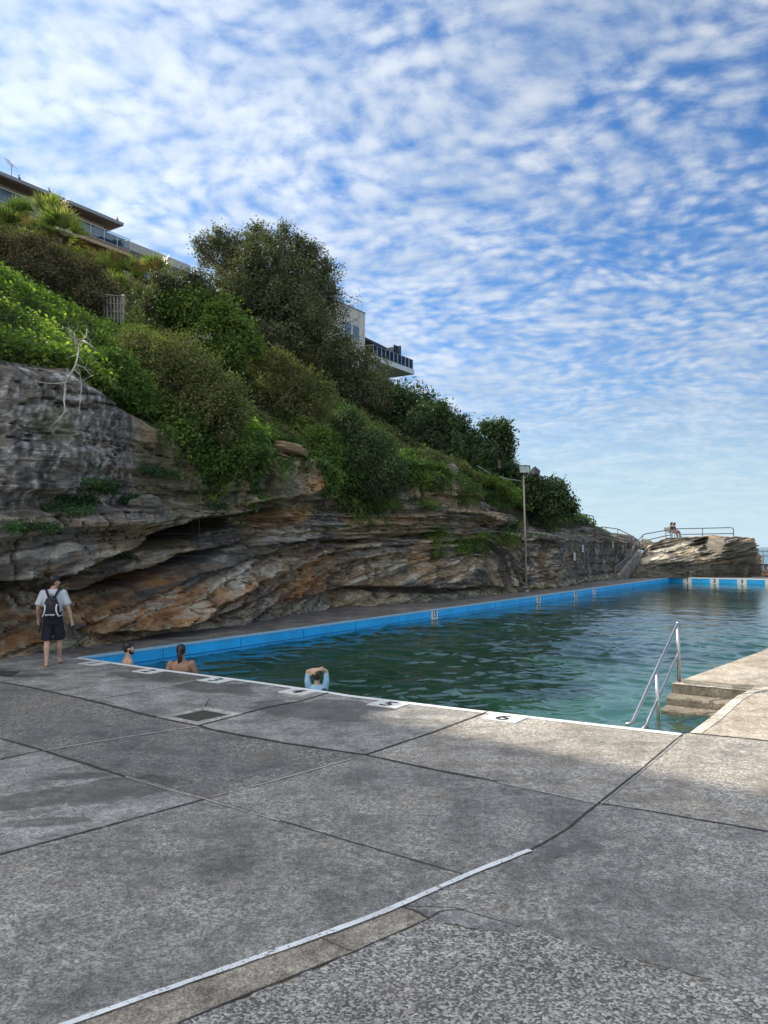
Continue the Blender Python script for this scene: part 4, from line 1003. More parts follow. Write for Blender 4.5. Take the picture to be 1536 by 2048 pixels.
nr = unit(R_.normal(size=P.shape)*.6+np.array([0, 0, .6])-nn*.8); lvv = np.clip(.5+.6*fbm(s*2, z*2, 5, 4)+.3*(R_.random(len(s))-.5), 0, 1)
o = mesh_leaves('hanging_creeper', [leaf_quads(P, .12, .085, nr, lvv)], M['l_green']); tag(o, 'green creeper spilling over the top edge of the rock face', 'creeper', kind='stuff')
# pockets of growth on ledges of the rock face
def pockets(lst, mat, name, label, cat, L=.09, wd=.06, dens=900, depth=.25, hang=0.5):
    parts = []
    for (u, v, ru, rv) in lst:
        n = int(dens*(ru*rv)/900); c = hit_face(u, v); Yc = c[1]; a = np.sqrt(R_.random(n)); th = R_.uniform(0, 2*math.pi, n)
        du = a*np.cos(th)*ru*(1+.25*fbm(th, th*0+u, 0, 2)); dv = a*np.sin(th)*rv
        s0, t0 = st(c); sc = Yc/F
        s_ = s0+du*sc*1.7; z_ = c[2]-dv*sc; t_ = face_t(s_, z_)-R_.random(n)*depth
        P = A0+dd*s_[:, None]+nn*t_[:, None]; P[:, 2] = z_
        P += R_.normal(size=P.shape)*.03
        nr = unit(R_.normal(size=P.shape)*.6+np.array([0, 0, .7])-nn*.6)
        parts.append(leaf_quads(P, L, wd, nr, np.clip(.5+.7*fbm(s_*3, z_*3, 1, 3)+.4*(R_.random(n)-.5), 0, 1)))
    o = mesh_leaves(name, parts, mat); tag(o, label, cat, kind='stuff')
pockets([(200, 972, 42, 13), (150, 1000, 30, 12), (120, 1018, 26, 12), (60, 1054, 40, 9), (310, 944, 34, 9), (265, 1000, 26, 10), (225, 1108, 18, 10), (430, 1010, 20, 8)], M['l_fern'], 'ledge_plants', 'small ferns and weeds growing along the damp ledge at left', 'weeds', .085, .04, 1500, .22)
pockets([(868, 965, 22, 18), (940, 985, 34, 26), (985, 1000, 30, 18), (905, 950, 28, 16), (960, 1085, 38, 20), (1000, 1076, 30, 15), (920, 1092, 26, 15), (1042, 1066, 26, 9), (855, 1010, 16, 12), (888, 1075, 18, 22), (1090, 1052, 28, 12), (880, 1110, 10, 10), (1020, 1050, 26, 10), (760, 1010, 26, 12)], M['l_green'], 'ledge_grass', 'green grass tufts growing on the ledges of the right hand rock face', 'grass', .16, .035, 1500, .4)
pockets([(985, 965, 30, 12), (1102, 1036, 24, 13), (1000, 985, 25, 8)], M['l_lime'], 'ledge_grass', 'yellow green grass tufts on the ledge below the hillside railing', 'grass', .16, .035, 1400, .4)

# ---------------- trees and shrubs, each a thing
b0 = base_at(560, 735)
plant('tree', 'large dark olive tree with pointed sprays standing highest on the hillside', 'tree', b0,
  [(440, 530, 40, 1), (440, 468, 10, 0), (470, 478, 13, 0), (512, 462, 11, 0), (540, 478, 14, 0), (572, 462, 11, 0), (602, 482, 13, 0), (625, 500, 12, 0), (655, 572, 12, 0), (402, 502, 14, 0), (395, 482, 9, 0), (425, 490, 26, 1), (475, 508, 32, 0), (440, 478, 20, 0), (520, 502, 34, 0), (510, 470, 18, 0), (575, 506, 32, 0), (572, 468, 20, 0), (620, 530, 42, 0), (640, 565, 38, 1), (545, 560, 78, -1), (470, 600, 72, -1), (600, 620, 82, -1), (530, 660, 85, -1.5), (635, 680, 62, 0), (440, 640, 60, -1), (655, 612, 30, 1), (560, 720, 60, -1), (655, 540, 16, 1), (500, 560, 50, 0), (590, 560, 50, 0)], 66000, .165, .075, M['l_olive'], None, 12, .15, .35, .12, .22)
plant('tree', 'low olive tree crown filling the slope right of the large tree', 'tree', base_at(690, 800),
  [(680, 725, 52, 0), (725, 750, 48, 0), (650, 760, 48, -1), (700, 790, 45, -1), (745, 790, 40, 0), (640, 720, 35, 0)], 16000, .16, .08, M['l_olive'], 'dense trees stepping down the hillside', 12, .16, .4, 0, .15)
for lab, (bu, bv), bl, n, mt in (
  ('dark green tree just below the right hand balcony house', (800, 850), [(765, 800, 38, 0), (812, 808, 40, 0), (848, 825, 34, 0), (800, 840, 45, -1), (860, 850, 38, 0), (755, 770, 20, 1)], 15000, 'l_dark'),
  ('dark green bushy tree in the middle of the hillside skyline', (870, 905), [(860, 850, 40, 0), (885, 862, 34, 0), (830, 880, 40, -1), (880, 900, 38, -1)], 10000, 'l_dark'),
  ('dark pointed tree left of the round crowned tree', (940, 925), [(922, 858, 20, 0), (918, 838, 10, 0), (940, 884, 26, 0), (910, 890, 30, 0), (965, 905, 30, 0), (935, 915, 30, -1)], 9000, 'l_dark'),
  ('dark green shrub behind the top of the lamp pole', (1010, 965), [(1000, 930, 28, 0), (1025, 945, 22, 0), (985, 945, 30, 0), (1035, 958, 16, 0), (960, 935, 24, 0)], 8000, 'l_dark')):
    plant('tree', lab, 'tree', base_at(bu, bv), bl, n, .20, .11, M[mt], 'dense trees stepping down the hillside', 12, .2, .4, 0, .12)
plant('tree', 'small round crowned tree with a gap under its left side, on the skyline', 'tree', base_at(1000, 925), [(984, 860, 12, 0), (1002, 858, 13, 0), (1013, 874, 10, 0), (1012, 892, 10, 0), (974, 856, 7, 0), (1010, 908, 9, 0)], 2600, .2, .11, M['l_dark'], 'dense trees stepping down the hillside', 12, .18, .4, .1, .10)
plant('shrub', 'dense dark shrub right of the lamp pole above the dark wall', 'shrub', base_at(1100, 1038), [(1080, 975, 20, 0), (1100, 985, 26, 0), (1122, 1005, 22, 0), (1138, 1018, 13, 0), (1075, 1000, 22, 0), (1105, 1020, 24, 0), (1062, 965, 10, 0)], 9000, .19, .11, M['l_dark'], None, 12, .18, .4, 0, .1)
plant('shrub', 'bright green leafy shrub in front of the large olive tree', 'shrub', base_at(440, 735), [(355, 620, 30, 0), (395, 612, 30, 0), (435, 635, 34, 0), (470, 660, 32, 0), (500, 690, 24, 0), (420, 680, 34, -.5), (460, 710, 32, -.5), (380, 650, 26, 0)], 17000, .12, .08, M['l_green'], None, 14, .13, .35, 0, .09)
plant('shrub', 'olive shrub between the palms and the large tree', 'shrub', base_at(350, 680), [(330, 585, 30, 0), (370, 584, 27, 0), (405, 590, 28, 0), (345, 620, 28, 0), (310, 610, 22, 0), (392, 560, 14, 0)], 11000, .12, .06, M['l_olive'], None, 12, .13, .35, .05, .09)
plant('shrub', 'yellowish brown shrub of tangled twigs spilling over the rock edge', 'shrub', base_at(370, 830), [(300, 720, 48, .5), (350, 715, 46, .3), (400, 745, 48, 0), (440, 790, 44, -.2), (465, 835, 36, -.3), (400, 820, 45, -.6), (330, 770, 45, -.2), (270, 690, 32, .8), (455, 880, 28, -.5)], 24000, .075, .045, M['l_drab'], 'twiggy shrubs along the rock edge', 12, .10, .3, .10, .07, True, 420)
plant('shrub', 'olive twiggy shrub with arching bare stems right of the brown one', 'shrub', base_at(580, 850), [(520, 740, 36, .3), (560, 745, 42, 0), (605, 770, 42, 0), (640, 800, 34, 0), (580, 810, 42, -.4), (620, 840, 30, -.4), (535, 790, 36, -.3)], 20000, .085, .05, M['l_drab'], 'twiggy shrubs along the rock edge', 12, .11, .3, .10, .07, True, 360)
plant('shrub', 'deep green leafy bush hanging down the rock under the twiggy shrub', 'shrub', hit_face(370, 850)+nn*.3, [(335, 835, 34, -.3), (375, 870, 38, -.5), (400, 915, 30, -.4), (440, 930, 28, -.3), (320, 870, 20, -.2), (470, 900, 28, -.2)], 13000, .10, .07, M['l_green'], None, 12, .10, .35, 0, .05)
plant('shrub', 'vivid green leafy bush draped over the rock right of the flat cap stone', 'shrub', base_at(600, 880), [(560, 855, 22, 0), (600, 862, 26, -.1), (635, 880, 30, -.5), (655, 915, 26, -.9), (535, 848, 18, .2)], 10000, .09, .065, M['l_green'], None, 12, .10, .3, 0, .05)
plant('shrub', 'dull green bush of trailing stems over the middle of the rock face', 'shrub', base_at(740, 925), [(700, 880, 40, .3), (745, 905, 42, 0), (720, 940, 38, -.6), (770, 950, 36, -.6), (735, 980, 24, -1.0), (690, 850, 30, .5)], 16000, .11, .055, M['l_dark'], None, 12, .13, .35, .05, .06, True, 160)
plant('shrub', 'drab brown thicket below the palms', 'shrub', base_at(150, 610), [(20, 500, 34, 0), (70, 510, 36, 0), (120, 530, 34, 0), (170, 555, 32, 0), (215, 590, 28, 0), (100, 560, 30, -1), (40, 540, 30, -1), (180, 600, 26, -1)], 20000, .11, .05, M['l_dry'], None, 12, .15, .35, .05, .06, True, 220)
plant('shrub', 'dark grassy bush under the pale dead branch', 'shrub', hit_face(250, 800)+nn*.7, [(235, 745, 32, 0), (265, 775, 30, -.2), (215, 790, 24, -.3), (200, 735, 24, 0)], 9000, .16, .03, M['l_green'], None, 10, .12, .35, 0, .04)

# unseen trees added left of the frame to cast shade on the deck
for i in range(9):
    s_, t_ = -36+i*4.0, 10.5+2.5*math.sin(i*2.1); zb = float(Hn(s_, t_)); r0 = 2.0+.4*math.sin(i*3.3); c = W(s_, t_, zb)
    e = empty('tree', c, 'unseen olive tree added left of the frame to shade the deck', 'tree', 'unseen trees added to shade the deck')
    mesh_leaves('foliage', [crown_leaves([tuple(c+np.array([0, 0, r0*1.2]))+(r0,), tuple(c+dd*1.4+np.array([0, 0, r0*.9]))+(r0*.8,), tuple(c-dd*1.4+np.array([0, 0, r0]))+(r0*.8,)], 5000, .3, .18, 10, .25, .4)], M['l_olive'], e, c)
    mb = MB(); mb.tube(limb_pts(c-np.array([0, 0, .3]), c+np.array([0, 0, r0*1.2]), 5, .08), np.linspace(.16, .07, 6), 6); mb.build('trunk', M['bark'], e)

# ---------------- fan palms
def palm(u, v, hpx, label, seed, dry=.15, Yoff=0.0, hb=1.4):
    r = np.random.default_rng(seed); Yc = YP+Yoff; top = at(u, v, Yc); s_, t_ = st(top); zb = min(float(Hn(s_, t_)), top[2]-hb); base = np.array([top[0], top[1], zb-.3]); R = hpx*1.45*Yc/F
    e = empty('fan_palm', base, label, 'palm', 'fan palms below the long house')
    VV, FF, LL, MI = [], [], [], []; nb = 0
    for k in range(24):
        el = r.uniform(-.35, 1.4); az = r.uniform(0, 2*math.pi); d = np.array([math.cos(el)*math.cos(az), math.cos(el)*math.sin(az), math.sin(el)])
        pl = R*r.uniform(.30, .5); fc = top+d*pl; side = unit(np.cross(d, r.normal(size=3)*.35+np.array([0, 0, 1.0]))); up_ = np.cross(side, d)
        isdry = (el < -.1 and r.random() < .6) or r.random() < dry
        lvb = r.uniform(.15, .8)
        nl = 17
        for j in range(nl):
            a = (j/(nl-1)-.5)*2.1; ld = math.cos(a)*d+math.sin(a)*side; ld = unit(ld+up_*.12+r.normal(size=3)*.04); Lf = R*r.uniform(.5, .68)*(1-.15*abs(a))
            wv = unit(np.cross(ld, up_))*R*.017
            p0, p1, p2 = fc, fc+ld*Lf*.55, fc+ld*Lf-np.array([0, 0, Lf*.12])
            VV += [p0-wv*.5, p0+wv*.5, p1+wv, p1-wv, p2+wv*.15, p2-wv*.15]; FF += [(nb, nb+1, nb+2, nb+3), (nb+3, nb+2, nb+4, nb+5)]; MI += [int(isdry)]*2
            LL += [lvb+.2*r.random()]*4+[min(1, lvb+.35)]*2; nb += 6
    me = np_mesh('fronds', np.array(VV)-base, np.array(FF), False, {'lv': np.clip(LL, 0, 1)}, [M['l_palm'], M['l_palmdry']], MI); link('fronds', me, e)
    mb = MB(); mb.tube([base, base+(top-base)*.5+r.normal(size=3)*.05, top], [.13, .11, .12], 8)
    for k in range(22):
        az = r.uniform(0, 6.28); a = top-np.array([0, 0, r.uniform(0, .6)]); mb.tube([a, a+np.array([math.cos(az)*.22, math.sin(az)*.22, -.35])], [.02, .008], 3)
    mb.build('trunk', M['bark'], e)
YP = 44.0
for i, (u, v, h_, lab, yo) in enumerate([
  (8, 462, 46, 'fan palm at the far left edge of the group', 0), (45, 440, 44, 'fan palm second from the left below the house roof', 1), (92, 432, 46, 'tallest fan palm whose fronds reach the balcony rail', 1), (122, 470, 50, 'broad dark fan palm at the right of the upper group', -1), (70, 478, 40, 'low fan palm in front of the tall one', -2),
  (172, 520, 36, 'leftmost fan palm of the lower group', -4), (212, 528, 42, 'yellowish fan palm in the middle of the lower group', -4), (258, 545, 44, 'bright fan palm under the end of the balcony', -4), (312, 545, 42, 'rightmost fan palm beside the low wing', -3), (232, 572, 40, 'dark fan palm at the front of the lower group', -6), (290, 592, 38, 'lowest fan palm beside the white lattice', -6)]):
    palm(u, v+(20 if i > 4 else 8), h_, lab, 100+i, .12, yo)

# ---------------- bare branches
def branch(name, label, pts_px, Y, r0, group=None, mat='dead_wood', dY=None):
    base = at(*pts_px[0][0], Y); e = empty(name, base, label, 'branch', group); mb = MB()
    for k, poly in enumerate(pts_px):
        P = [at(u, v, Y+(.25*math.sin(i*1.3+k) if i else 0)) for i, (u, v) in enumerate(poly)]; ra = r0*(1 if k == 0 else .55)
        mb.tube(P, np.linspace(ra, ra*.3, len(P)), 6)
        for q0 in P[1:]:
            for _ in range(2):
                d_ = unit(R_.normal(size=3)); mb.tube(limb_pts(q0, q0+d_*R_.uniform(.12, .38), 4, .25), np.linspace(ra*.28, ra*.08, 5), 4)
    mb.build('branches', M[mat], e, smooth=True); return e
Yb_ = float(hit_face(130, 790)[1])-.35
branch('dead_branch', 'bleached white dead branch forking over the left end of the rock face', [
  [(128, 802), (130, 785), (131, 765), (141, 750), (152, 728), (157, 705), (157, 690), (150, 680), (138, 668)],
  [(131, 765), (115, 767), (95, 767), (72, 762), (68, 758)], [(80, 765), (80, 772), (63, 775)], [(157, 690), (165, 680), (172, 672), (174, 658)], [(138, 668), (135, 656)], [(150, 680), (148, 665)],
  [(150, 740), (160, 750), (163, 770), (162, 790), (158, 822)], [(155, 730), (168, 735), (184, 752)], [(128, 802), (131, 822), (120, 835), (108, 848), (96, 858), (82, 868)], [(165, 680), (180, 690), (195, 700)]], Yb_, .026)
branch('dead_branch', 'pale dead branch curling above the brown twiggy shrub', [[(358, 692), (368, 685), (385, 683), (400, 672), (412, 678), (420, 668)], [(368, 685), (380, 678), (394, 668)]], 27.5, .020)
branch('dead_branch', 'thin bare branch arching out of the olive twiggy shrub', [[(560, 800), (575, 790), (592, 765), (590, 745), (580, 738)], [(575, 790), (545, 812), (528, 830)]], 28.0, .014, None, 'twig')
branch('hanging_roots', 'thin pale roots dangling from the creeper into the cave', [[(372, 965), (385, 970), (400, 985), (402, 1010), (398, 1040), (400, 1078)], [(372, 965), (365, 985), (372, 1005)], [(400, 985), (388, 1010), (384, 1060)], [(480, 985), (478, 1010), (486, 1040), (484, 1060)]], float(hit_face(400, 985)[1])-.5, .014, None, 'twig')

# ---------------- rough stone slabs on top of the face
def boulder(name, label, pxs, Y, dY, mat, cat='boulder', seed=0, rz=.3):
    """a flat-sided block from its outline in the view plane, given real depth"""
    P = [at(u, v, Y) for u, v in pxs]; c = np.mean(P, 0)
    rs = np.array(P)-c; n = 72; m_ = 18; V = []
    cl_ = np.r_[rs, rs[:1]]; per = np.r_[0, np.cumsum(np.linalg.norm(np.diff(cl_, axis=0), axis=1))]; qs = np.linspace(0, per[-1], n, endpoint=False)
    ox, oz = np.interp(qs, per, cl_[:, 0]), np.interp(qs, per, cl_[:, 2]); mr = float(np.hypot(ox, oz).min())
    for j in range(m_+1):
        f = j/m_; y = (f-.5)*dY; k = (1-abs(2*f-1)**7)**.5 if 0 < j < m_ else 0.02
        for i in range(n):
            p = np.array([ox[i]*k, y, oz[i]*k]); q = p+c
            nz = float(fbm(q[0]*1.8+seed, q[1]*1.8, q[2]*6, 4))
            V.append(q+unit(p)*nz*.45*min(.5, mr))
    idx = np.arange(n*(m_+1)).reshape(m_+1, n); nx = np.roll(idx, -1, 1)
    Fq = np.stack([idx[:-1], nx[:-1], nx[1:], idx[1:]], -1).reshape(-1, 4)
    me = np_mesh(name, np.array(V)-c, Fq, True, None, [mat]); o = link(name, me, None, c); tag(o, label, cat); return o
M['rock_warm'] = rock_mat('warm_sandstone', 1.0, ((.20, .145, .085), (.34, .25, .15)))
M['rock_grey'] = rock_mat('grey_sandstone', 1.0, ((.13, .12, .105), (.27, .25, .22)))
M['rock_pale'] = rock_mat('pale_sandstone', 1.0, ((.30, .25, .18), (.55, .49, .38)))
Yc = float(hit_face(560, 900)[1])
boulder('cap_stone', 'flat brown cap stone lying on the rock face under the vivid green bush', [(508, 884), (560, 884), (600, 892), (614, 902), (612, 914), (560, 909), (508, 908)], Yc+.2, 1.6, M['rock_warm'], 'boulder', 1)
boulder('boulder', 'rounded grey boulder jutting from the ledge beside the ferns', [(262, 1018), (268, 1003), (290, 990), (312, 992), (323, 1008), (316, 1025), (295, 1032), (270, 1035)], float(hit_face(290, 1012)[1])+.1, .8, M['rock_grey'], 'boulder', 3)
boulder('boulder', 'upright grey boulder among the grass on the right hand cliff top', [(890, 932), (905, 927), (916, 940), (914, 958), (902, 962), (890, 950)], float(base_at(902, 955)[1]), .9, M['rock_grey'], 'boulder', 5)
# ================================================================== buildings
M['tan_wall'] = simple('tan_rendered_wall', (.52, .38, .24), .85, var=.12, scale=2)
M['brown_wall'] = simple('brown_brick_wall', (.26, .18, .12), .85, var=.2, scale=8)
M['soffit'] = simple('brown_soffit', (.22, .16, .11), .8)
M['roof_edge'] = simple('grey_metal_gutter', (.30, .31, .31), .5)
M['roof_top'] = simple('grey_roof_sheet', (.22, .22, .22), .7)
M['white_trim'] = simple('white_painted_trim', (.68, .69, .68), .5)
M['cream_wall'] = simple('cream_rendered_wall', (.48, .46, .41), .85, var=.1, scale=1.5)
M['dark_frame'] = simple('dark_window_frame', (.05, .05, .055), .4)
M['steel'] = simple('stainless_steel', (.46, .47, .48), .42, 1.0, var=.06, scale=20)
M['galv'] = simple('galvanised_pipe', (.34, .36, .37), .45, .75, var=.15, scale=12)
M['dark_pipe'] = simple('weathered_dark_pipe', (.16, .17, .18), .6, .4, var=.2, scale=10)
M['pole'] = simple('painted_lamp_pole', (.33, .29, .24), .6, .2, var=.2, scale=3)
M['roof_dark'] = simple('dark_metal_roof', (.035, .04, .045), .5)
def glass(name, col, rough=.05, mixf=1.35):
    m, g, b = material(name); gl = g.add('ShaderNodeBsdfGlossy', {'Color': (.9, .95, 1), 'Roughness': rough})
    tr = g.add('ShaderNodeBsdfTransparent', {'Color': col}); mx = g.n.new('ShaderNodeMixShader'); fr = g.add('ShaderNodeFresnel', {'IOR': mixf}, 0)
    g.l.new(fr, mx.inputs[0]); g.l.new(tr, mx.inputs[1]); g.l.new(gl, mx.inputs[2]); g.l.new(mx.outputs[0], g.n['Material Output'].inputs[0]); return m
M['glass'] = glass('balcony_glass', (.80, .87, .90), .04, 1.3)
M['window'] = simple('dark_window_pane', (.035, .045, .055), .08, 0, var=.2, scale=1, spec=.9)
M['window_b'] = simple('curtained_window_pane', (.16, .21, .25), .12, 0, var=.3, scale=.8, spec=.8)
def stbox(mb, s0, s1, t0, t1, z0, z1):
    c = W((s0+s1)/2, (t0+t1)/2, (z0+z1)/2); return mb.box(c, (abs(s1-s0), abs(t1-t0), abs(z1-z0)), dd)
def part(name, mat, e, *boxes):
    mb = MB()
    for b_ in boxes: stbox(mb, *b_)
    return mb.build(name, mat, e)
def railing_st(e, s0, s1, t, z0, h, npan, frame, glassm, r=.022, rail=True):
    mb = MB()
    for k in range(npan+1):
        s = s0+(s1-s0)*k/npan; mb.tube([W(s, t, z0), W(s, t, z0+h)], r, 6)
    mb.tube([W(s0, t, z0+h), W(s1, t, z0+h)], r*1.15, 6)
    if rail: mb.tube([W(s0, t, z0+.08), W(s1, t, z0+.08)], r, 6)
    mb.build('railing', frame, e)
    for k in range(npan):
        a = s0+(s1-s0)*k/npan; b_ = s0+(s1-s0)*(k+1)/npan
        if glassm: part('glass_panel', glassm, e, (a+.05, b_-.05, t-.006, t+.006, z0+.11, z0+h-.04))
# -- long house with the deep eave
tE, tF, tB = 39.0, 40.15, 38.5
sE, _, zE = tp(245, 447, tE)                 # right end of the eave
sW = tp(208, 457, tF)[0]; sA = tp(-260, 400, tF)[0]
zR = zE; zrail = tp(150, 434, tB)[2]; zfl = zrail-1.05
sB = tp(261, 482, tB)[0]                     # right end of the balcony
e = empty('apartment_house', W((sA+sW)/2, tF+3, zfl-3), 'long tan house with a deep flat eave and glass balcony, top left', 'house')
part('roof', M['roof_top'], e, (sA, sE-.05, tE+.05, 52, zR-.20, zR+.03))
part('gutter', M['roof_edge'], e, (sA, sE, tE-.08, tE+.048, zR-.20, zR+.06), (sE-.048, sE+.06, tE-.08, 52, zR-.20, zR+.06))
part('soffit', M['soffit'], e, (sA, sE-.05, tE+.05, 52, zR-.26, zR-.203))
def su(u, t): return tp(u, 420, t)[0]
segs = [(su(-200, tF), su(-60, tF), 'w'), (su(-60, tF), su(34, tF), 'g'), (su(34, tF), su(83, tF), 'w'), (su(83, tF), su(107, tF), 'g'), (su(107, tF), su(130, tF), 'w'), (su(130, tF), su(189, tF), 'g'), (su(189, tF), sW, 'w')]
wl = MB()
for a, b_, k in segs:
    if k == 'w': stbox(wl, a, b_, tF, 50, zfl, zR-.262)
    else: stbox(wl, a+.002, b_-.002, tF+.001, 50, zR-.55, zR-.262); stbox(wl, a+.002, b_-.002, tF+.45, 50, zfl, zR-.552)
wl.build('wall', M['tan_wall'], e)
for a, b_, k in segs:
    if k == 'g':
        f = part('window', M['dark_frame'], e, (a, b_, tF+.14, tF+.20, zR-.62, zR-.552), (a, a+.06, tF+.14, tF+.2, zfl, zR-.621), (b_-.06, b_, tF+.14, tF+.2, zfl, zR-.621), ((a+b_)/2-.03, (a+b_)/2+.03, tF+.14, tF+.2, zfl, zR-.621))
        part('pane', M['window'], f, (a+.062, (a+b_)/2-.032, tF+.16, tF+.18, zfl, zR-.622)); part('pane', M['window_b'] if b_-a > 3 else M['window'], f, ((a+b_)/2+.032, b_-.062, tF+.16, tF+.18, zfl, zR-.622))
part('balcony_slab', M['brown_wall'], e, (sA, sB, tB, tF+6, zfl-.36, zfl-.002))
part('slab_edge', M['tan_wall'], e, (sA, sB+.05, tB-.06, tB-.002, zfl-.44, zfl-.20))
part('lower_wall', M['brown_wall'], e, (sA, sB-1.2, tF+.3, 50, zfl-5.5, zfl-.362))
railing_st(e, sA, sB, tB+.05, zfl, 1.05, 15, M['white_trim'], M['glass'])
mb = MB(); mb.tube([W(sB, tB+.05, zfl+1.05), W(sB, tF+4, zfl+1.05)], .025, 6); mb.tube([W(sB, tF+1, zfl), W(sB, tF+1, zfl+1.05)], .022, 6); mb.build('side_rail', M['white_trim'], e)
# antenna, birds, table
pA = at(22, 352, float(W(su(22, tE+1), tE+1)[1])); an = W(*tp(23, 352, tE+1.2)[:2], zR+.02)
e2 = empty('roof_antenna', an, 'thin television antenna on a mast above the roof edge', 'antenna')
yk = an[1]/F; mb = MB(); mb.tube([an, an+np.array([0, 0, 42*yk])], .025, 5); mb.build('mast', M['dark_pipe'], e2)
mb = MB(); tpn = an+np.array([0, 0, 40*yk]); axd = unit(np.array([-.5, .3, .62])); crs = unit(np.cross(axd, (0, 0, 1)))
mb.tube([tpn-axd*.2, tpn+axd*.95], .018, 4)
for k in range(7): c = tpn+axd*(-.1+.17*k); mb.tube([c-crs*(.42-.03*k), c+crs*(.42-.03*k)], .010, 4)
mb.build('elements', M['dark_pipe'], e2)
M['bird'] = simple('dark_feathers', (.06, .06, .065), .8)
for (u, v, lab) in ((39, 352, 'bird perched on the roof edge nearest the antenna'), (99, 381, 'bird perched halfway along the roof edge'), (235, 439, 'bird perched near the right end of the roof edge')):
    p = W(*tp(u, v, tE+.02)[:2], zR+.05)
    mb = MB(); mb.ball(p+np.array([0, 0, .13]), .10, (.75, 1.35, .85)); mb.ball(p+np.array([0, -.10, .26]), .055); mb.tube([p+np.array([0, -.14, .26]), p+np.array([0, -.21, .25])], [.016, .003], 4)
    mb.tube([p+np.array([0, .1, .12]), p+np.array([0, .30, .05])], [.05, .02], 5); mb.tube([p+np.array([.03, 0, .08]), p+np.array([.03, 0, -.01])], .008, 4); mb.tube([p+np.array([-.03, 0, .08]), p+np.array([-.03, 0, -.01])], .008, 4)
    o = mb.build('bird', M['bird'], loc=p, smooth=True); tag(o, lab, 'bird', 'birds perched on the long roof')
pt = W(su(212, tE+.9), tE+.9, zfl)
e2 = empty('balcony_table', pt, 'dark outdoor table behind the glass at the balcony end', 'table'); mb = MB(); mb.box(pt+np.array([0, 0, .78]), (1.5, .8, .06), dd); mb.build('tabletop', M['dark_frame'], e2)
for a in (-.68, .68):
    for b_ in (-.34, .34): mb = MB(); q = pt+dd*a+nn*b_; mb.tube([q, q+np.array([0, 0, .75])], .03, 6); mb.build('leg', M['dark_frame'], e2)
pp = W(su(236, tE+.6), tE+.6, zfl); e2 = empty('potted_plant', pp, 'small dark potted plant at the end of the balcony', 'potted plant')
mb = MB(); mb.tube([pp, pp+np.array([0, 0, .38])], [.16, .22], 10); mb.build('pot', M['brown_wall'], e2)
mesh_leaves('foliage', [crown_leaves([tuple(pp+np.array([0, 0, .65]))+(.38,)], 700, .16, .06, 8, .06, .5)], M['l_dark'], e2, pp)

# -- lower wing
tG = 40.0; s0 = tp(262, 486, tG)[0]; s1, _, z1 = tp(380, 533, tG)
e = empty('apartment_house', W((s0+s1)/2, tG+3, z1-3), 'low grey roofed wing with white balcony rail beside the long house', 'house')
part('roof', M['roof_top'], e, (s0-6, s1, tG, 50, z1-.05, z1+.06)); part('fascia', M['cream_wall'], e, (s0-6, s1+.04, tG-.05, tG-.002, z1-.62, z1+.09), (s1+.002, s1+.06, tG, 50, z1-.62, z1+.09))
part('wall', M['cream_wall'], e, (s0-6, s1-1.6, tG+1.7, 50, z1-5.5, z1-.051))
part('soffit', M['white_trim'], e, (s0-6, s1, tG, 50, z1-.62, z1-.56))
f = part('window', M['white_trim'], e, (tp(338, 540, tG)[0], tp(358, 540, tG)[0], tG+1.62, tG+1.69, z1-2.4, z1-.9)); part('pane', M['window_b'], f, (tp(339, 540, tG)[0]+.08, tp(357, 540, tG)[0]-.08, tG+1.58, tG+1.615, z1-2.3, z1-1.0))
part('balcony_slab', M['cream_wall'], e, (s0, s1-.8, tG, tG+1.69, z1-2.85, z1-2.6)); railing_st(e, s0+.1, s1-.9, tG+.05, z1-2.6, 1.05, 9, M['white_trim'], M['glass'])
# -- grey block with roof rail
tH = 25.0; s1, _, z1 = tp(730, 627, tH); s0 = tp(560, 560, tH)[0]
e = empty('apartment_block', W((s0+s1)/2, tH+3, z1-4), 'square grey rendered block with white window and roof rail right of the large tree', 'building')
def stain_wall():
    m, g, b = material('streaked_grey_render'); co = g.add('ShaderNodeTexCoord', {}, 3)
    c = g.mix(g.ss(g.noise(g.map(co, scale=(2.4, 2.4, .35)), 1.3, 5, .6), .35, .68), (.66, .63, .57), (.50, .475, .43)); g.sock(b.inputs['Base Color'], c); b.inputs['Roughness'].default_value = .9; return m
M['grey_render'] = stain_wall()
wa, wb = tp(688, 650, tH)[0], tp(721, 660, tH)[0]; zt = tp(690, 641, tH)[2]; zb = tp(721, 686, tH)[2]; zt = (zt+tp(721, 652, tH)[2])/2
part('wall', M['grey_render'], e, (s0, wa, tH, tH+9, z1-14, z1), (wb, s1, tH, tH+9, z1-14, z1), (wa, wb, tH, tH+9, z1-14, zb), (wa, wb, tH, tH+9, zt, z1), (wa, wb, tH+.3, tH+9, zb, zt))
part('parapet_cap', M['roof_edge'], e, (s0-.05, s1+.06, tH-.06, tH+9.05, z1+.002, z1+.07))
f = part('window', M['white_trim'], e, (wa, wb, tH+.03, tH+.10, zt-.12, zt-.002), (wa, wb, tH-.04, tH+.10, zb+.002, zb+.12), (wb-.11, wb-.002, tH+.03, tH+.10, zb+.121, zt-.121), (wa+.002, wa+.11, tH+.03, tH+.1, zb+.121, zt-.121), ((wa+wb)/2-.06, (wa+wb)/2+.06, tH+.03, tH+.1, zb+.121, zt-.121))
part('pane', M['window_b'], f, (wa+.112, (wa+wb)/2-.062, tH+.06, tH+.08, zb+.122, zt-.122)); part('pane', M['window_b'], f, ((wa+wb)/2+.062, wb-.112, tH+.06, tH+.08, zb+.122, zt-.122))
railing_st(e, s0+3, tp(727, 610, tH)[0], tH+.2, z1+.07, .95, 14, M['galv'], None, .022)
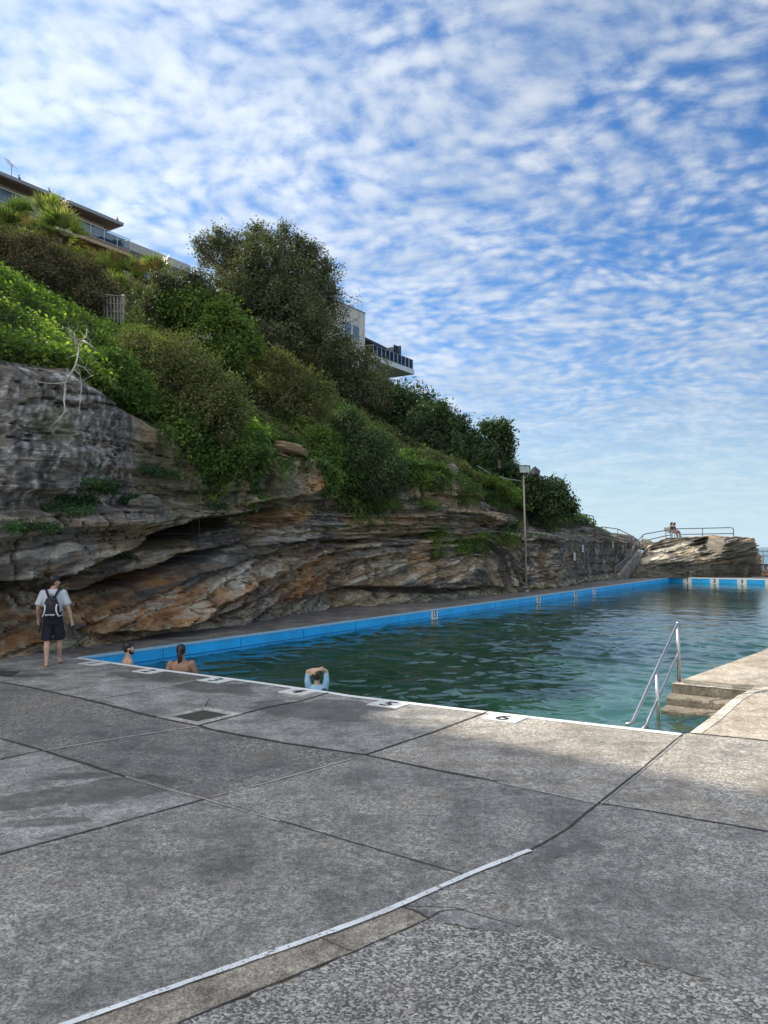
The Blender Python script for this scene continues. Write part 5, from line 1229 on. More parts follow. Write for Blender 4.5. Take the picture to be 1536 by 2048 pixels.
sr = tp(727, 610, tH)[0]; mb = MB(); mb.tube([W(sr, tH+.2, z1+1.02), W(sr, tH+6, z1+1.02)], .025, 6); mb.tube([W(sr, tH+.2, z1+.15), W(sr, tH+6, z1+.15)], .02, 6); mb.tube([W(sr, tH+6, z1+.07), W(sr, tH+6, z1+1.02)], .022, 6); mb.build('side_rail', M['galv'], e)
# -- balcony house
tI = 33.0; sa, _, zr_ = tp(746.5, 689.5, tI); sb = tp(826, 733, tI)[0]; zf = zr_-1.15
e = empty('apartment_house', W((sa+sb)/2, tI+3, zf-3), 'house with dark sloping roof and long glass balcony, rightmost on the hill', 'house')
part('balcony_slab', M['white_trim'], e, (sa-.2, sb+.15, tI-.1, tI+7, zf-.55, zf-.002))
part('wall', M['brown_wall'], e, (sa+1.5, sb-7, tI+3.0, tI+10, zf, zf+2.45)); part('lower_wall', M['tan_wall'], e, (sa+1, sb-2.5, tI+2.0, tI+10, zf-7, zf-.552))
part('column', M['white_trim'], e, (sa+.9, sa+1.6, tI+.8, tI+1.4, zf-7, zf-.552))
for a, b_ in ((sa+2.2, sa+6.5), (sa+7.5, sa+11)):
    f = part('window', M['dark_frame'], e, (a, b_, tI+2.93, tI+2.998, zf+.05, zf+2.1)); part('pane', M['window'], f, (a+.1, b_-.1, tI+2.90, tI+2.928, zf+.12, zf+2.02))
def rid_z(u, v, t=tI+1.2): return tp(u, v, t)
ra = rid_z(700, 659); rb = rid_z(773, 695); rc = rid_z(785, 704); rd = rid_z(811, 717)
mb = MB()
for (p, q_) in ((ra, rb), (rc, rd)):
    mb.raw([W(p[0], tI+1.2, p[2]), W(q_[0], tI+1.2, q_[2]), W(q_[0], tI+9, q_[2]), W(p[0], tI+9, p[2]), W(p[0], tI+1.2, p[2]-.25), W(q_[0], tI+1.2, q_[2]-.25), W(q_[0], tI+9, q_[2]-.25), W(p[0], tI+9, p[2]-.25)], [(0, 1, 2, 3), (7, 6, 5, 4), (0, 4, 5, 1), (1, 5, 6, 2), (2, 6, 7, 3), (3, 7, 4, 0)])
mb.build('roof', M['roof_dark'], e)
railing_st(e, sa, sb, tI, zf, 1.15, 10, M['galv'], M['glass'], .03)
mb = MB(); mb.tube([W(sa, tI, zf+1.15), W(sa, tI+5, zf+1.15)], .04, 6); mb.tube([W(sa, tI+5, zf), W(sa, tI+5, zf+1.15)], .035, 6); mb.build('side_rail', M['galv'], e); mb = MB(); mb.tube([W(sb, tI, zf+1.15), W(sb, tI+5, zf+1.15)], .04, 6); mb.tube([W(sb, tI+5, zf), W(sb, tI+5, zf+1.15)], .035, 6)
mb.build('side_rail', M['dark_pipe'], e)
part('privacy_screen', M['dark_frame'], e, (rid_z(784, 700)[0], rid_z(786.5, 700)[0], tI+.1, tI+2.9, zf, zf+2.3)); part('glass_panel', M['glass'], e, (rid_z(773, 700)[0], rid_z(784, 700)[0]-.02, tI+.2, tI+.24, zf+1.2, zf+2.2))

M['grey_wood'] = simple('weathered_grey_timber', (.22, .20, .17), .9, var=.35, scale=6)
# -- white lattice among the palms
pL = base_at(232, 655)
e = empty('garden_lattice', pL, 'weathered white lattice frame standing among the palms', 'lattice'); YL = float(pL[1])-.2
mb = MB()
for u in (207, 214, 221, 228, 235, 241, 247): mb.tube([at(u, 592+(u-207)*.08, YL), at(u+1, 652-(247-u)*.5, YL)], .035, 5)
for v in (590, 606, 622, 636): mb.tube([at(204, v-1, YL), at(253, v+3, YL)], .028, 5)
mb.build('slats', M['grey_wood'], e); mb = MB(); mb.box(at(246, 628, YL+.1), (.10, .10, 1.4)); mb.build('post', M['white_trim'], e)

# ================================================================== pool hardware
# -- steel handrail on the steps
tR = -10.86
def R3(u, v): s, _, z = tp(u, v, tR); return W(s, tR, z)
top = R3(1352, 1248); p1b = W(tp(1358, 1364, tR)[0], tR, 0.0); low = R3(1266, 1442)
top = np.array([p1b[0], p1b[1], top[2]])
e = empty('handrail', p1b, 'stainless steel handrail with two posts running down the pool steps', 'handrail')
mb = MB(); mb.tube([top+np.array([0, 0, .0]), top+(low-top)*.5, low, low+unit(np.array([-1.0, -.35, 0]))*.05+np.array([0, 0, -.03]), low+unit(np.array([-1.0, -.35, 0]))*.11-np.array([0, 0, .04])], .024, 12); mb.build('top_rail', M['steel'], e, smooth=True)
mb = MB(); mb.tube([p1b, top+np.array([0, 0, -.005])], .030, 10); mb.ball(top, .031); mb.build('post', M['steel'], e, smooth=True)
k2 = R3(1314, 1335); kq = (k2-top)@(low-top)/((low-top)@(low-top)); k2 = top+(low-top)*kq
mb = MB(); mb.tube([k2, np.array([k2[0], k2[1], -.75])], .030, 10); mb.build('post', M['steel'], e, smooth=True)
l0 = np.array([p1b[0], p1b[1], R3(1354, 1308)[2]]); l1 = R3(1297, 1440)
mb = MB(); mb.tube([l0, l1, l1+np.array([-.04, -.05, -.06]), R3(1282, 1462)], .020, 10); mb.build('lower_rail', M['steel'], e, smooth=True)
# -- lamp pole
pb = gnd(1053, 1183); Yp = pb[1]; ptop = at(1047, 952, Yp)
e = empty('lamp_pole', pb, 'tall slim floodlight pole standing on the walkway at the foot of the cliff', 'lamp pole')
mb = MB(); mb.tube([pb, pb+(ptop-pb)*.5, ptop], [.058, .05, .04], 10); mb.build('pole', M['pole'], e, smooth=True)
mb = MB(); mb.tube([pb, pb+np.array([0, 0, .10])], .13, 10); mb.build('base_plate', M['galv'], e)
a = at(1050, 1111, Yp); mb = MB(); mb.tube([a, at(1032, 1110, Yp+.35)], .035, 6); mb.build('bracket', M['galv'], e)
M['lamp_glass'] = simple('floodlight_glass', (.30, .36, .33), .15, var=.3, scale=6, spec=.8)
mb = MB(); mb.tube([at(1047, 958, Yp), at(1059, 948, Yp+.1), at(1066, 945, Yp+.2)], .03, 6); mb.tube([at(1047, 952, Yp), at(1049, 946, Yp)], .04, 6); mb.build('crossarm', M['dark_pipe'], e)
def flood(cx, cy, hw, hh, fx, fz, front, nm):
    """housing facing fx"""
    c = at(cx, cy, Yp); ax = unit(np.array(fx, float)); mbh = MB()
    Xd = ax; Zd = unit(np.array(fz, float)-ax*(np.array(fz)@ax)); Nd = np.cross(Zd, Xd)
    def q(a, b_, d): return c+Xd*a+Zd*b_+Nd*d
    f = [q(-hw, -hh, 0), q(hw, -hh, 0), q(hw, hh, 0), q(-hw, hh, 0)]; bk = [q(-hw*.55, -hh*.55, .34), q(hw*.55, -hh*.55, .34), q(hw*.55, hh*.55, .34), q(-hw*.55, hh*.55, .34)]
    mbh.raw(f+bk, [(4, 5, 6, 7), (0, 1, 5, 4), (1, 2, 6, 5), (2, 3, 7, 6), (3, 0, 4, 7)])
    for k in range(4): mbh.tube([f[k], f[(k+1) % 4]], .025, 5)
    h = mbh.build('floodlight', M['dark_frame'], e)
    mg = MB(); mg.raw([q(-hw*.92, -hh*.9, .01), q(hw*.92, -hh*.9, .01), q(hw*.92, hh*.9, .01), q(-hw*.92, hh*.9, .01)], [(0, 1, 2, 3)]); mg.build('lamp_glass', M['lamp_glass'], h)
flood(1049.5, 938.5, .285, .20, (1, .12, 0), (.10, .35, 1), True, '')
flood(1066, 943, .22, .20, (.25, -1, .25), (.25, .25, 1), False, '')

# -- pipe rails at the far end
def pipe_rail(name, label, polys, Ys, r=.03, mat='dark_pipe', group='pipe handrails at the far end of the pool', posts=()):
    base = at(*polys[0][-1], Ys) if not callable(Ys) else at(*polys[0][-1], Ys(polys[0][-1][0]))
    Yf = Ys if callable(Ys) else (lambda u: Ys)
    e = empty(name, base, label, 'railing', group)
    for poly in polys: mb = MB(); mb.tube([at(u, v, Yf(u)) for u, v in poly], r, 6); mb.build('rail', M[mat], e, smooth=True)
    for (u, v0, v1) in posts: mb = MB(); mb.tube([at(u, v0, Yf(u)), at(u, v1, Yf(u))], r*.9, 6); mb.build('post', M[mat], e, smooth=True)
    return e
pipe_rail('pipe_railing', 'grey pipe railing rising beside the dark shrub on top of the far wall', [[(1147, 1023.5), (1160, 1027), (1184, 1032), (1187, 1034), (1188, 1056)], [(1150, 1026), (1168, 1036), (1187, 1046)]], 51.5, .035, posts=[(1148.5, 1024, 1056), (1158.5, 1026.5, 1056), (1168, 1029, 1056), (1178, 1031, 1056)])
pipe_rail('pipe_railing', 'grey pipe railing sloping down on the low rock left of the far stairs', [[(1204, 1053.5), (1235.5, 1058), (1260, 1070), (1263, 1072), (1263.5, 1092)], [(1210, 1064), (1236, 1068.5), (1263, 1079)]], 55.5, .035, posts=[(1235.5, 1058, 1076), (1212, 1055, 1072)])
def Yst(u): return float(np.interp(u, [1230, 1263, 1268, 1290, 1345, 1470], [54.5, 56.5, 57.2, 60.0, 61.0, 61.5]))
pipe_rail('pipe_railing', 'long bent grey pipe railing climbing the stairs and running across the sunlit headland rock', [
  [(1230.3, 1160), (1230.3, 1134), (1233, 1131.5), (1262.5, 1109), (1266.5, 1093), (1286, 1070), (1289, 1068.3), (1330, 1061), (1355, 1057.5), (1405, 1056.5), (1460, 1055.3), (1465, 1056), (1467, 1059), (1467, 1079)],
  [(1230.3, 1143), (1262.7, 1121)], [(1297, 1079.5), (1332, 1071.5), (1345, 1069.5)], [(1358, 1069), (1405, 1068), (1467, 1067)]], Yst, .04,
  posts=[(1242, 1125.5, 1146), (1252.5, 1117.5, 1138), (1262.7, 1109, 1131), (1268, 1093, 1115), (1277, 1081, 1106), (1285.5, 1070, 1098), (1344, 1059, 1088), (1405, 1056.5, 1083)])
# fence and gate at the far right
e = empty('metal_gate', at(1505, 1152, 59.0), 'dark barred metal gate with pale frame at the right edge of the headland rock', 'gate')
Yg = 59.3
mb = MB(); mb.tube([at(1496.5, 1154, Yg), at(1496.5, 1125.5, Yg), at(1517, 1125.5, Yg)], .035, 6); mb.build('pale_frame', M['galv'], e)
for k in range(12): mb = MB(); u = 1499.5+k*2.9; mb.tube([at(u, 1129, Yg), at(u, 1153, Yg)], .035, 5); mb.build('bar', M['dark_frame'], e)
mb = MB(); mb.tube([at(1498, 1129, Yg), at(1536, 1129, Yg)], .05, 6); mb.tube([at(1498, 1153, Yg), at(1532, 1153, Yg)], .04, 6); mb.build('gate_rail', M['dark_frame'], e)
pipe_rail('pipe_railing', 'dark pipe railing in front of the sea at the far right', [[(1506, 1104), (1510, 1102.3), (1560, 1102)], [(1508, 1112), (1560, 1112)]], 64.0, .04, posts=[(1526, 1102, 1130), (1507, 1103, 1130), (1556, 1102, 1130)])
pipe_rail('pipe_railing', 'thin handrail running down the hillside path behind the lamp pole', [[(953, 931.5), (968, 939), (982, 949)], [(998, 954), (1020, 958.5), (1043, 962.5), (1044, 980)]], 47.0, .03, 'galv', None)
# signs on the dark wall
M['sign'] = simple('white_sign_board', (.70, .71, .70), .5); M['sign_ink'] = simple('dark_sign_print', (.08, .08, .09), .6)
for (u, v, w_, h_, lab) in ((1142, 1113, 5.2, 15, 'small upright white sign low on the dark wall'), (1162, 1096.5, 5, 14, 'upright white sign higher on the dark wall'), (1223.5, 1089, 2.4, 12, 'narrow white sign on the rock left of the far stairs')):
    p = hit_face(u, v)-nn*.12; k = p[1]/F; e = empty('wall_sign', p, lab, 'sign', 'white signs on the far rock wall')
    mb = MB(); mb.box(p, (w_*k*1.5, .03, h_*k), dd); mb.build('board', M['sign'], e)
    mb = MB()
    for j in range(5): mb.box(p-nn*.018+np.array([0, 0, (j-2)*h_*k*.17]), (w_*k*1.5*(.7 if j % 2 else .5), .006, h_*k*.07), dd)
    mb.build('print', M['sign_ink'], e)
# -- stairs at the far end
M['stair'] = deck_material('stair_concrete', .1, .62, (1.0, .96, .92))
s0s, t0s = gst(1216, 1162); e = empty('concrete_stairs', W(s0s, t0s, 0), 'grey concrete stairs climbing between the dark wall and the headland rock', 'stairs')
def P2(u, v, Y_): return at(u, v, Y_)
mb = MB(); nst = 9
for k in range(nst):
    f0 = k/nst; z1_ = 1.30*(k+1)/nst
    L0 = at(1203, 1160, 54)*np.array([1, 1, 0]); R0 = at(1231, 1163, 54)*np.array([1, 1, 0]); L1 = at(1241, 1120, 57.2)*np.array([1, 1, 0]); R1 = at(1268, 1122, 57.2)*np.array([1, 1, 0])
    a = L0+(L1-L0)*f0; b_ = R0+(R1-R0)*f0; mb.prism([tuple(a[:2]), tuple(b_[:2]), tuple((R1+np.array([0.02*k, .02*k, 0]))[:2]), tuple((L1+np.array([-.02*k, .02*k, 0]))[:2])], z1_-.16 if k else -.05, z1_)
mb.build('lower_flight', M['stair'], e)
mb = MB()
for k in range(7):
    z1_ = 1.3+.16*(k+1); y0 = 57.3+k*.32; a = at(1236, 1100, y0); b_ = at(1272-k*.5, 1100, y0)
    mb.prism([(a[0], y0), (b_[0], y0), (b_[0]+.3, 61), (a[0], 61)], z1_-.18 if k else -.05, z1_)
mb.build('upper_flight', M['stair'], e)
a, b_ = at(1234, 1160, 54.2), at(1276, 1108, 57.8); mb = MB()
mb.raw([(a[0], a[1], 0), (b_[0], b_[1], 0), (b_[0], b_[1], 2.05), (a[0], a[1], .35), (a[0]+.22, a[1]-.06, 0), (b_[0]+.22, b_[1]-.06, 0), (b_[0]+.22, b_[1]-.06, 2.05), (a[0]+.22, a[1]-.06, .35)], [(0, 1, 2, 3), (7, 6, 5, 4), (3, 2, 6, 7), (0, 3, 7, 4), (1, 5, 6, 2)])
mb.build('side_wall', M['stair'], e)

# -- headland rock: front face, sloping shoulder, flat top
nA, nB = 170, 110
top_px = [(1262, 1150), (1272, 1128), (1284, 1106), (1296, 1092), (1312, 1085), (1330, 1077), (1352, 1075), (1390, 1075), (1430, 1073.5), (1470, 1075), (1490, 1076.5), (1501, 1078)]
uA = np.linspace(1262, 1501, nA); vT = np.interp(uA, [p[0] for p in top_px], [p[1] for p in top_px])
YT = np.interp(uA, [1262, 1290, 1340, 1500], [56.8, 60.5, 61.5, 60.5]); YF = np.interp(uA, [1262, 1290, 1500], [55.2, 56.2, 57.6])
bq = np.linspace(0, 1, nB); V = np.zeros((nA, nB, 3))
for i, (u, vt, yt, yf) in enumerate(zip(uA, vT, YT, YF)):
    pt_ = at(u, vt, yt); ztop = pt_[2]; xr = (u-768)/F
    fr_ = (u-1262)/239; ov = float(sst(fr_, .60, .80))
    for j, b_ in enumerate(bq):
        if b_ < .72:
            h = b_/.72; z = ztop*h
            back = (yt-yf)*((.08*sst(h, .3, .45)+.92*sst(h, .42, 1.0))*(1-ov)+ov*(.04-.30*sst(h, .35, .7)+.16*sst(h, .8, 1)))
            y = yf+back; 
        else:
            h = (b_-.72)/.28; z = ztop-1.2*h**3; y = (yf+(yt-yf)*(1-ov)-ov*.4*(yt-yf)*.35)+.02+h*7
        V[i, j] = (xr*y, y, z)
nz = fbm(V[..., 0]*.55+V[..., 2]*.3, V[..., 1]*.4, V[..., 2]*1.6, 5); nl = fbm(V[..., 0]*.35, V[..., 1]*.5, (V[..., 2]-.22*V[..., 0])*5.5, 4, ridge=True); nf = fbm(V[..., 0]*3, V[..., 1]*3, V[..., 2]*6, 4)
fade = sst(V[..., 2], -.1, .3); mid = sst(V[..., 2], .9, 1.3)
V[..., 1] -= (.40*nz+.75*nl*mid+.14*nf)*fade*(bq < .72)[None]+.12*nl*(1-mid)*fade
V[..., 2] += (.10*nz+.10*nl)*fade*(bq >= .5)[None]
V[..., 0] += .22*nl*sst((uA-1480), 0, 15)[:, None]*mid+.15*nz*sst((uA-1480), 0, 15)[:, None]
# right side returns back
side = V[-1][None].repeat(26, 0).copy()
for k in range(26): side[k, :, 1] += (k+1)*.32; side[k, :, 0] += (k+1)*.05+.16*fbm(side[k, :, 1]*1.2, side[k, :, 2]*3, 4, 4)+.20*sst(side[k, :, 2], 1.8, 2.4)*(1 if k < 20 else .5)
lf = V[0][None].repeat(10, 0).copy()
for k in range(10): lf[9-k, :, 1] += (k+1)*.5
V = np.concatenate([lf, V, side]); na_ = len(V)
conc = sst(1.15-V[..., 2]+.15*fbm(V[..., 0], V[..., 2], 3, 3), -.05, .12)
cr = np.broadcast_to(C3(.50, .44, .34), V.shape).copy()
x_, z_ = V[..., 0], V[..., 2]-.2*V[..., 0]
cr = lerp(cr, C3(.30, .20, .10), sst(fbm(x_*.6, z_*3, 3, 4), 0, .3)*.6); cr = lerp(cr, C3(.74, .68, .56), sst(fbm(x_*.8, z_*4, 8, 4), .05, .3)*.6)
cr = lerp(cr, C3(.10, .10, .10), sst(fbm(x_*.7, V[..., 2]*1.1, 13, 4)+.8*sst(V[..., 0], 22.5, 26)*sst(2.7-V[..., 2], 0, .2)-.15, 0, .3)*.75)  # right end below the top painted darker, standing for its shaded side
cr = lerp(cr, C3(.080, .076, .066), conc*.9); cr = lerp(cr, C3(.20, .19, .16), conc*sst(fbm(x_*2, V[..., 2], 20, 4), .05, .3)*.6); cr = lerp(cr, C3(.05, .05, .045), conc*sst(fbm(x_*2.6, V[..., 2]*.7, 27, 4), .1, .35)*.7)
idx = np.arange(na_*nB).reshape(na_, nB); Fq = np.stack([idx[:-1, :-1], idx[1:, :-1], idx[1:, 1:], idx[:-1, 1:]], -1).reshape(-1, 4)
o = link('headland_rock', np_mesh('headland_rock', V.reshape(-1, 3), Fq, True, {'rock': np.clip(cr, .01, .8).reshape(-1, 3)}, [M['rock']])); tag(o, kind='structure')
boulder('boulder', 'low pale boulder at the head of the far stairs', [(1276, 1098), (1280, 1086), (1290, 1079), (1300, 1083), (1304, 1094), (1296, 1101)], 62.5, 2.2, M['rock_pale'], 'boulder', 8)
boulder('boulder', 'dark rounded rock outcrop behind the sloping pipe railing', [(1208, 1096), (1212, 1068), (1235, 1068), (1258, 1073), (1270, 1082), (1272, 1096), (1245, 1100)], 60.5, 3.5, M['rock_grey'], 'boulder', 9)
boulder('boulder', 'brown boulder behind the metal gate', [(1493, 1156), (1494, 1108), (1502, 1103), (1512, 1106), (1517, 1112), (1517, 1156)], 61.5, 1.6, M['rock_warm'], 'boulder', 12)

# -- unseen block of flats, added left of the frame to shade the near deck
e = empty('apartment_block', W(-18, 50, 20), 'unseen tall tan block of flats added left of the frame to shade the near deck', 'building')
part('wall', M['tan_wall'], e, (-48, 4.5, 43, 56, 18, 47)); part('roof', M['roof_top'], e, (-48.5, 5.0, 42.5, 56.5, 47.002, 47.4))
for fl in range(8):
    for k in range(10):
        a = -46+k*5.0; f = part('window', M['white_trim'], e, (a, a+2.4, 42.93, 42.998, 22+fl*3, 23.7+fl*3)); part('pane', M['window'], f, (a+.1, a+2.3, 42.90, 42.928, 22.1+fl*3, 23.6+fl*3))
# ================================================================== people
def skinmat(name, col):
    m, g, b = material(name); co = g.add('ShaderNodeTexCoord', {}, 3)
    c = g.mix(1.0, col, g.ss(g.noise(co, 9, 3), .3, .7, .88, 1.1), 'MULTIPLY'); g.sock(b.inputs['Base Color'], c); b.inputs['Roughness'].default_value = .5
    b.inputs['Subsurface Weight'].default_value = .08; b.inputs['Subsurface Radius'].default_value = (.02, .008, .004); return m
M['skin'] = skinmat('light_skin', (.52, .32, .23)); M['skin_tan'] = skinmat('tanned_skin', (.34, .185, .115)); M['hair'] = simple('dark_hair', (.018, .013, .011), .45, var=.3, scale=30)
M['brown_hair'] = simple('brown_hair', (.05, .03, .02), .5, var=.3, scale=30)
M['tee'] = simple('pale_grey_tshirt', (.52, .55, .60), .9, var=.1, scale=6, bump=.3); M['shorts'] = simple('black_shorts', (.012, .014, .022), .9, var=.3, scale=8)
M['pack'] = simple('black_backpack_fabric', (.010, .010, .016), .7, var=.3, scale=12); M['pack_white'] = simple('white_backpack_trim', (.70, .71, .74), .6); M['pack_red'] = simple('dull_red_emblem', (.18, .02, .03), .6)
M['thong'] = simple('dark_rubber_sole', (.02, .022, .03), .7); M['rash'] = simple('light_blue_rash_shirt', (.30, .50, .66), .7, var=.08, scale=5); M['navy'] = simple('navy_panel', (.02, .04, .12), .7)
M['pink'] = simple('pale_pink_clothing', (.50, .32, .30), .9); M['blacktop'] = simple('black_top', (.015, .015, .02), .9)
def ell_loft(mb, rings, seg=18):
    """rings: (cx,cy,z,rx,ry)"""
    vs = []
    for (cx, cy, z, rx, ry) in rings:
        for k in range(seg):
            th = 2*math.pi*k/seg; c_, s_ = math.cos(th), math.sin(th)
            vs.append((cx+rx*math.copysign(abs(c_)**.85, c_), cy+ry*math.copysign(abs(s_)**.85, s_), z))
    n = len(rings); fs = [(i*seg+k, i*seg+(k+1) % seg, (i+1)*seg+(k+1) % seg, (i+1)*seg+k) for i in range(n-1) for k in range(seg)]
    fs += [tuple(range(seg-1, -1, -1)), tuple((n-1)*seg+k for k in range(seg))]; mb.raw(vs, fs)
def limb(mb, pts, rs, seg=12):
    mb.tube(pts, rs, seg)
    for p, r in zip(pts, rs): mb.ball(p, r*.985, seg=12, rings=8)
def fuse(name, mb, mat, parent, voxel=.012, it=4):
    """fuse overlapping solids into one smooth continuous surface"""
    o = mb.build('tmp', mat, None, local=True)
    md = o.modifiers.new('r', 'REMESH'); md.mode = 'VOXEL'; md.voxel_size = voxel; md.use_smooth_shade = True
    sm_ = o.modifiers.new('s', 'SMOOTH'); sm_.factor = .5; sm_.iterations = it
    dg = bpy.context.evaluated_depsgraph_get(); me = bpy.data.meshes.new_from_object(o.evaluated_get(dg)); me.name = name
    if not me.materials: me.materials.append(mat)
    old = o.data; bpy.data.objects.remove(o); bpy.data.meshes.remove(old)
    return link(name, me, parent)
def hand(mb, wrist, dirv, palm_n, side, curl=.35, sc=1.0):
    d = unit(np.array(dirv, float)); n_ = unit(np.array(palm_n, float)-d*(np.array(palm_n)@d)); a = np.cross(d, n_)*side; w = np.array(wrist, float)
    limb(mb, [w, w+d*.045*sc, w+d*.085*sc], [.026*sc, .032*sc, .030*sc], 8)
    for k, (o_, L) in enumerate(((-.030, .062), (-.010, .074), (.010, .070), (.030, .055))):
        b0 = w+d*.075*sc+a*o_*sc; b1 = b0+unit(d+n_*curl*.6)*L*.5*sc; b2 = b1+unit(d+n_*curl*2)*L*.5*sc; limb(mb, [b0, b1, b2], [.0095*sc, .009*sc, .008*sc], 6)
    t0 = w+d*.03*sc-a*.025*sc; t1 = t0+unit(d*.6-a*.9+n_*.3)*.045*sc; limb(mb, [t0, t1, t1+unit(d+n_*.4-a*.2)*.03*sc], [.013*sc, .011*sc, .009*sc], 6)
def head(mb, c, yaw, tilt=0.0):
    """skull, jaw, nose, ears; c = centre of head; local +y is where the face looks at yaw 0"""
    cy_, sy_ = math.cos(yaw), math.sin(yaw); c = np.array(c, float)
    def q(x, y, z): return c+np.array([x*cy_-y*sy_, x*sy_+y*cy_, z])
    mb.ball(q(0, -.012, .025), .094, (.84, 1.02, 1.0)); mb.ball(q(0, .025, -.035), .070, (.86, .95, 1.15)); mb.ball(q(0, .05, -.085), .034, (1, .9, .8))
    mb.ball(q(0, .098, -.018), .016, (.8, 1.1, 1.4)); mb.tube([q(0, .088, .02), q(0, .106, -.02)], [.010, .014], 8)
    for s_ in (-1, 1): mb.ball(q(s_*.083, -.005, -.008), .026, (.4, .8, 1.2)); mb.ball(q(s_*.045, .065, -.015), .028)
    return q
def face_bits(q, e, beard=False, yaw=0):
    mb = MB()
    for s_ in (-1, 1): mb.ball(q(s_*.032, .088, .012), .010, (1.2, .5, .8))
    mb.build('eyes', M['hair'], e, local=True)
    mb = MB(); mb.ball(q(0, .090, -.055), .016, (1.4, .5, .4)); mb.build('mouth', M['pack_red'], e, local=True)
    if beard:
        mb = MB(); mb.ball(q(0, .045, -.082), .052, (1.05, .95, .75)); mb.ball(q(0, .094, -.043), .020, (1.5, .5, .4)); mb.ball(q(.055, .02, -.05), .03, (.6, 1, 1.5)); mb.ball(q(-.055, .02, -.05), .03, (.6, 1, 1.5)); fuse('beard', mb, M['hair'], e, .008, 3)
def hair_cap(q, e, mat, back=.0, extra=None, long_=0.0):
    mb = MB(); mb.ball(q(0, -.028, .048), .100, (.90, 1.02, .93)); mb.ball(q(0, -.055, .005), .082, (.98, .75, 1.0)); mb.ball(q(0, .045, .085), .055, (1.1, .8, .6))
    if extra: extra(mb, q)
    return fuse('hair', mb, mat, e, .010, 3)
def torso(mb, k=1.0, z0=.88, chest=.165, depth=.105, lean=0.0):
    ell_loft(mb, [(0, 0, z0-.06, .12*k, .09), (0, 0, z0, .158*k, .108), (0, .0, z0+.12, .142*k, .10), (0, lean*.3, z0+.24, .150*k, .105), (0, lean*.7, z0+.36, .172*k, .115), (0, lean, z0+.46, .182*k, .110), (0, lean, z0+.53, .150*k, .085), (0, lean, z0+.565, .085, .065), (0, lean, z0+.60, .052, .052)])

# ---- walker seen from behind
pw = gnd(104, 1333); e = empty('person', pw, 'barefoot man in pale t-shirt and black shorts walking away with a black backpack', 'person', None, math.radians(14))
b = MB(); torso(b, .97)
limb(b, [(0, 0, 1.42), (0, .01, 1.50)], [.058, .055])
q = head(b, (0.012, .025, 1.600), -.75)
lL = [(-.088, 0, .86), (-.098, .02, .50), (-.085, -.10, .085)]; rL = [(.088, 0, .86), (.105, .13, .50), (.090, .26, .115)]
for (h_, k_, a_) in (lL, rL):
    h_, k_, a_ = map(np.array, (h_, k_, a_)); cf = k_+(a_-k_)*.35+np.array([0, -.022, 0])
    limb(b, [h_, h_+(k_-h_)*.5, k_], [.088, .076, .056]); limb(b, [k_, cf, k_+(a_-k_)*.75, a_], [.054, .058, .040, .034])
limb(b, [(-.085, -.11, .045), (-.085, -.04, .04), (-.088, .05, .028), (-.088, .10, .02)], [.036, .036, .036, .022]); 
limb(b, [(.090, .24, .075), (.097, .32, .045), (.115, .41, .028), (.122, .45, .022)], [.036, .035, .036, .022])
for s_, (sh, el, wr) in ((-1, ((-.185, 0, 1.385), (-.262, -.02, 1.12), (-.275, .12, .90))), (1, ((.185, 0, 1.385), (.270, -.03, 1.12), (.330, .02, .87)))):
    sh, el, wr = map(np.array, (sh, el, wr)); limb(b, [sh, sh+(el-sh)*.5, el], [.056, .048, .040]); limb(b, [el, el+(wr-el)*.35, wr], [.040, .038, .026])
hand(b, (-.275, .12, .89), (-.02, .25, -.95), (1, 0, 0), 1, .5); hand(b, (.331, .02, .865), (.18, .1, -.95), (-1, .1, 0), -1, .9)
fuse('body', b, M['skin'], e, .0105, 3); hair_cap(q, e, M['hair']); face_bits(q, e)
s_ = MB(); ell_loft(s_, [(0, 0, .885, .172, .128), (0, 0, 1.00, .168, .125), (0, 0, 1.14, .168, .126), (0, 0, 1.26, .186, .135), (0, 0, 1.36, .200, .128), (0, 0, 1.425, .165, .100), (0, .005, 1.47, .085, .078)])
for sg, sh, el in ((-1, (-.178, 0, 1.385), (-.262, -.015, 1.14)), (1, (.178, 0, 1.385), (.270, -.02, 1.14))):
    sh, el = np.array(sh), np.array(el); s_.tube([sh, sh+(el-sh)*.5, sh+(el-sh)*.92], [.072, .074, .080], 14); s_.ball(sh, .073)
fuse('t_shirt', s_, M['tee'], e, .012, 4)
s_ = MB(); ell_loft(s_, [(0, 0, .985, .166, .122), (0, 0, .90, .178, .130), (0, 0, .82, .182, .128), (0, 0, .79, .15, .11)])
s_.tube([(-.092, 0, .84), (-.100, .01, .66), (-.105, .02, .50)], [.098, .100, .102], 16); s_.tube([(.092, 0, .84), (.105, .06, .66), (.112, .115, .52)], [.098, .100, .102], 16)
fuse('shorts', s_, M['shorts'], e, .012, 3)
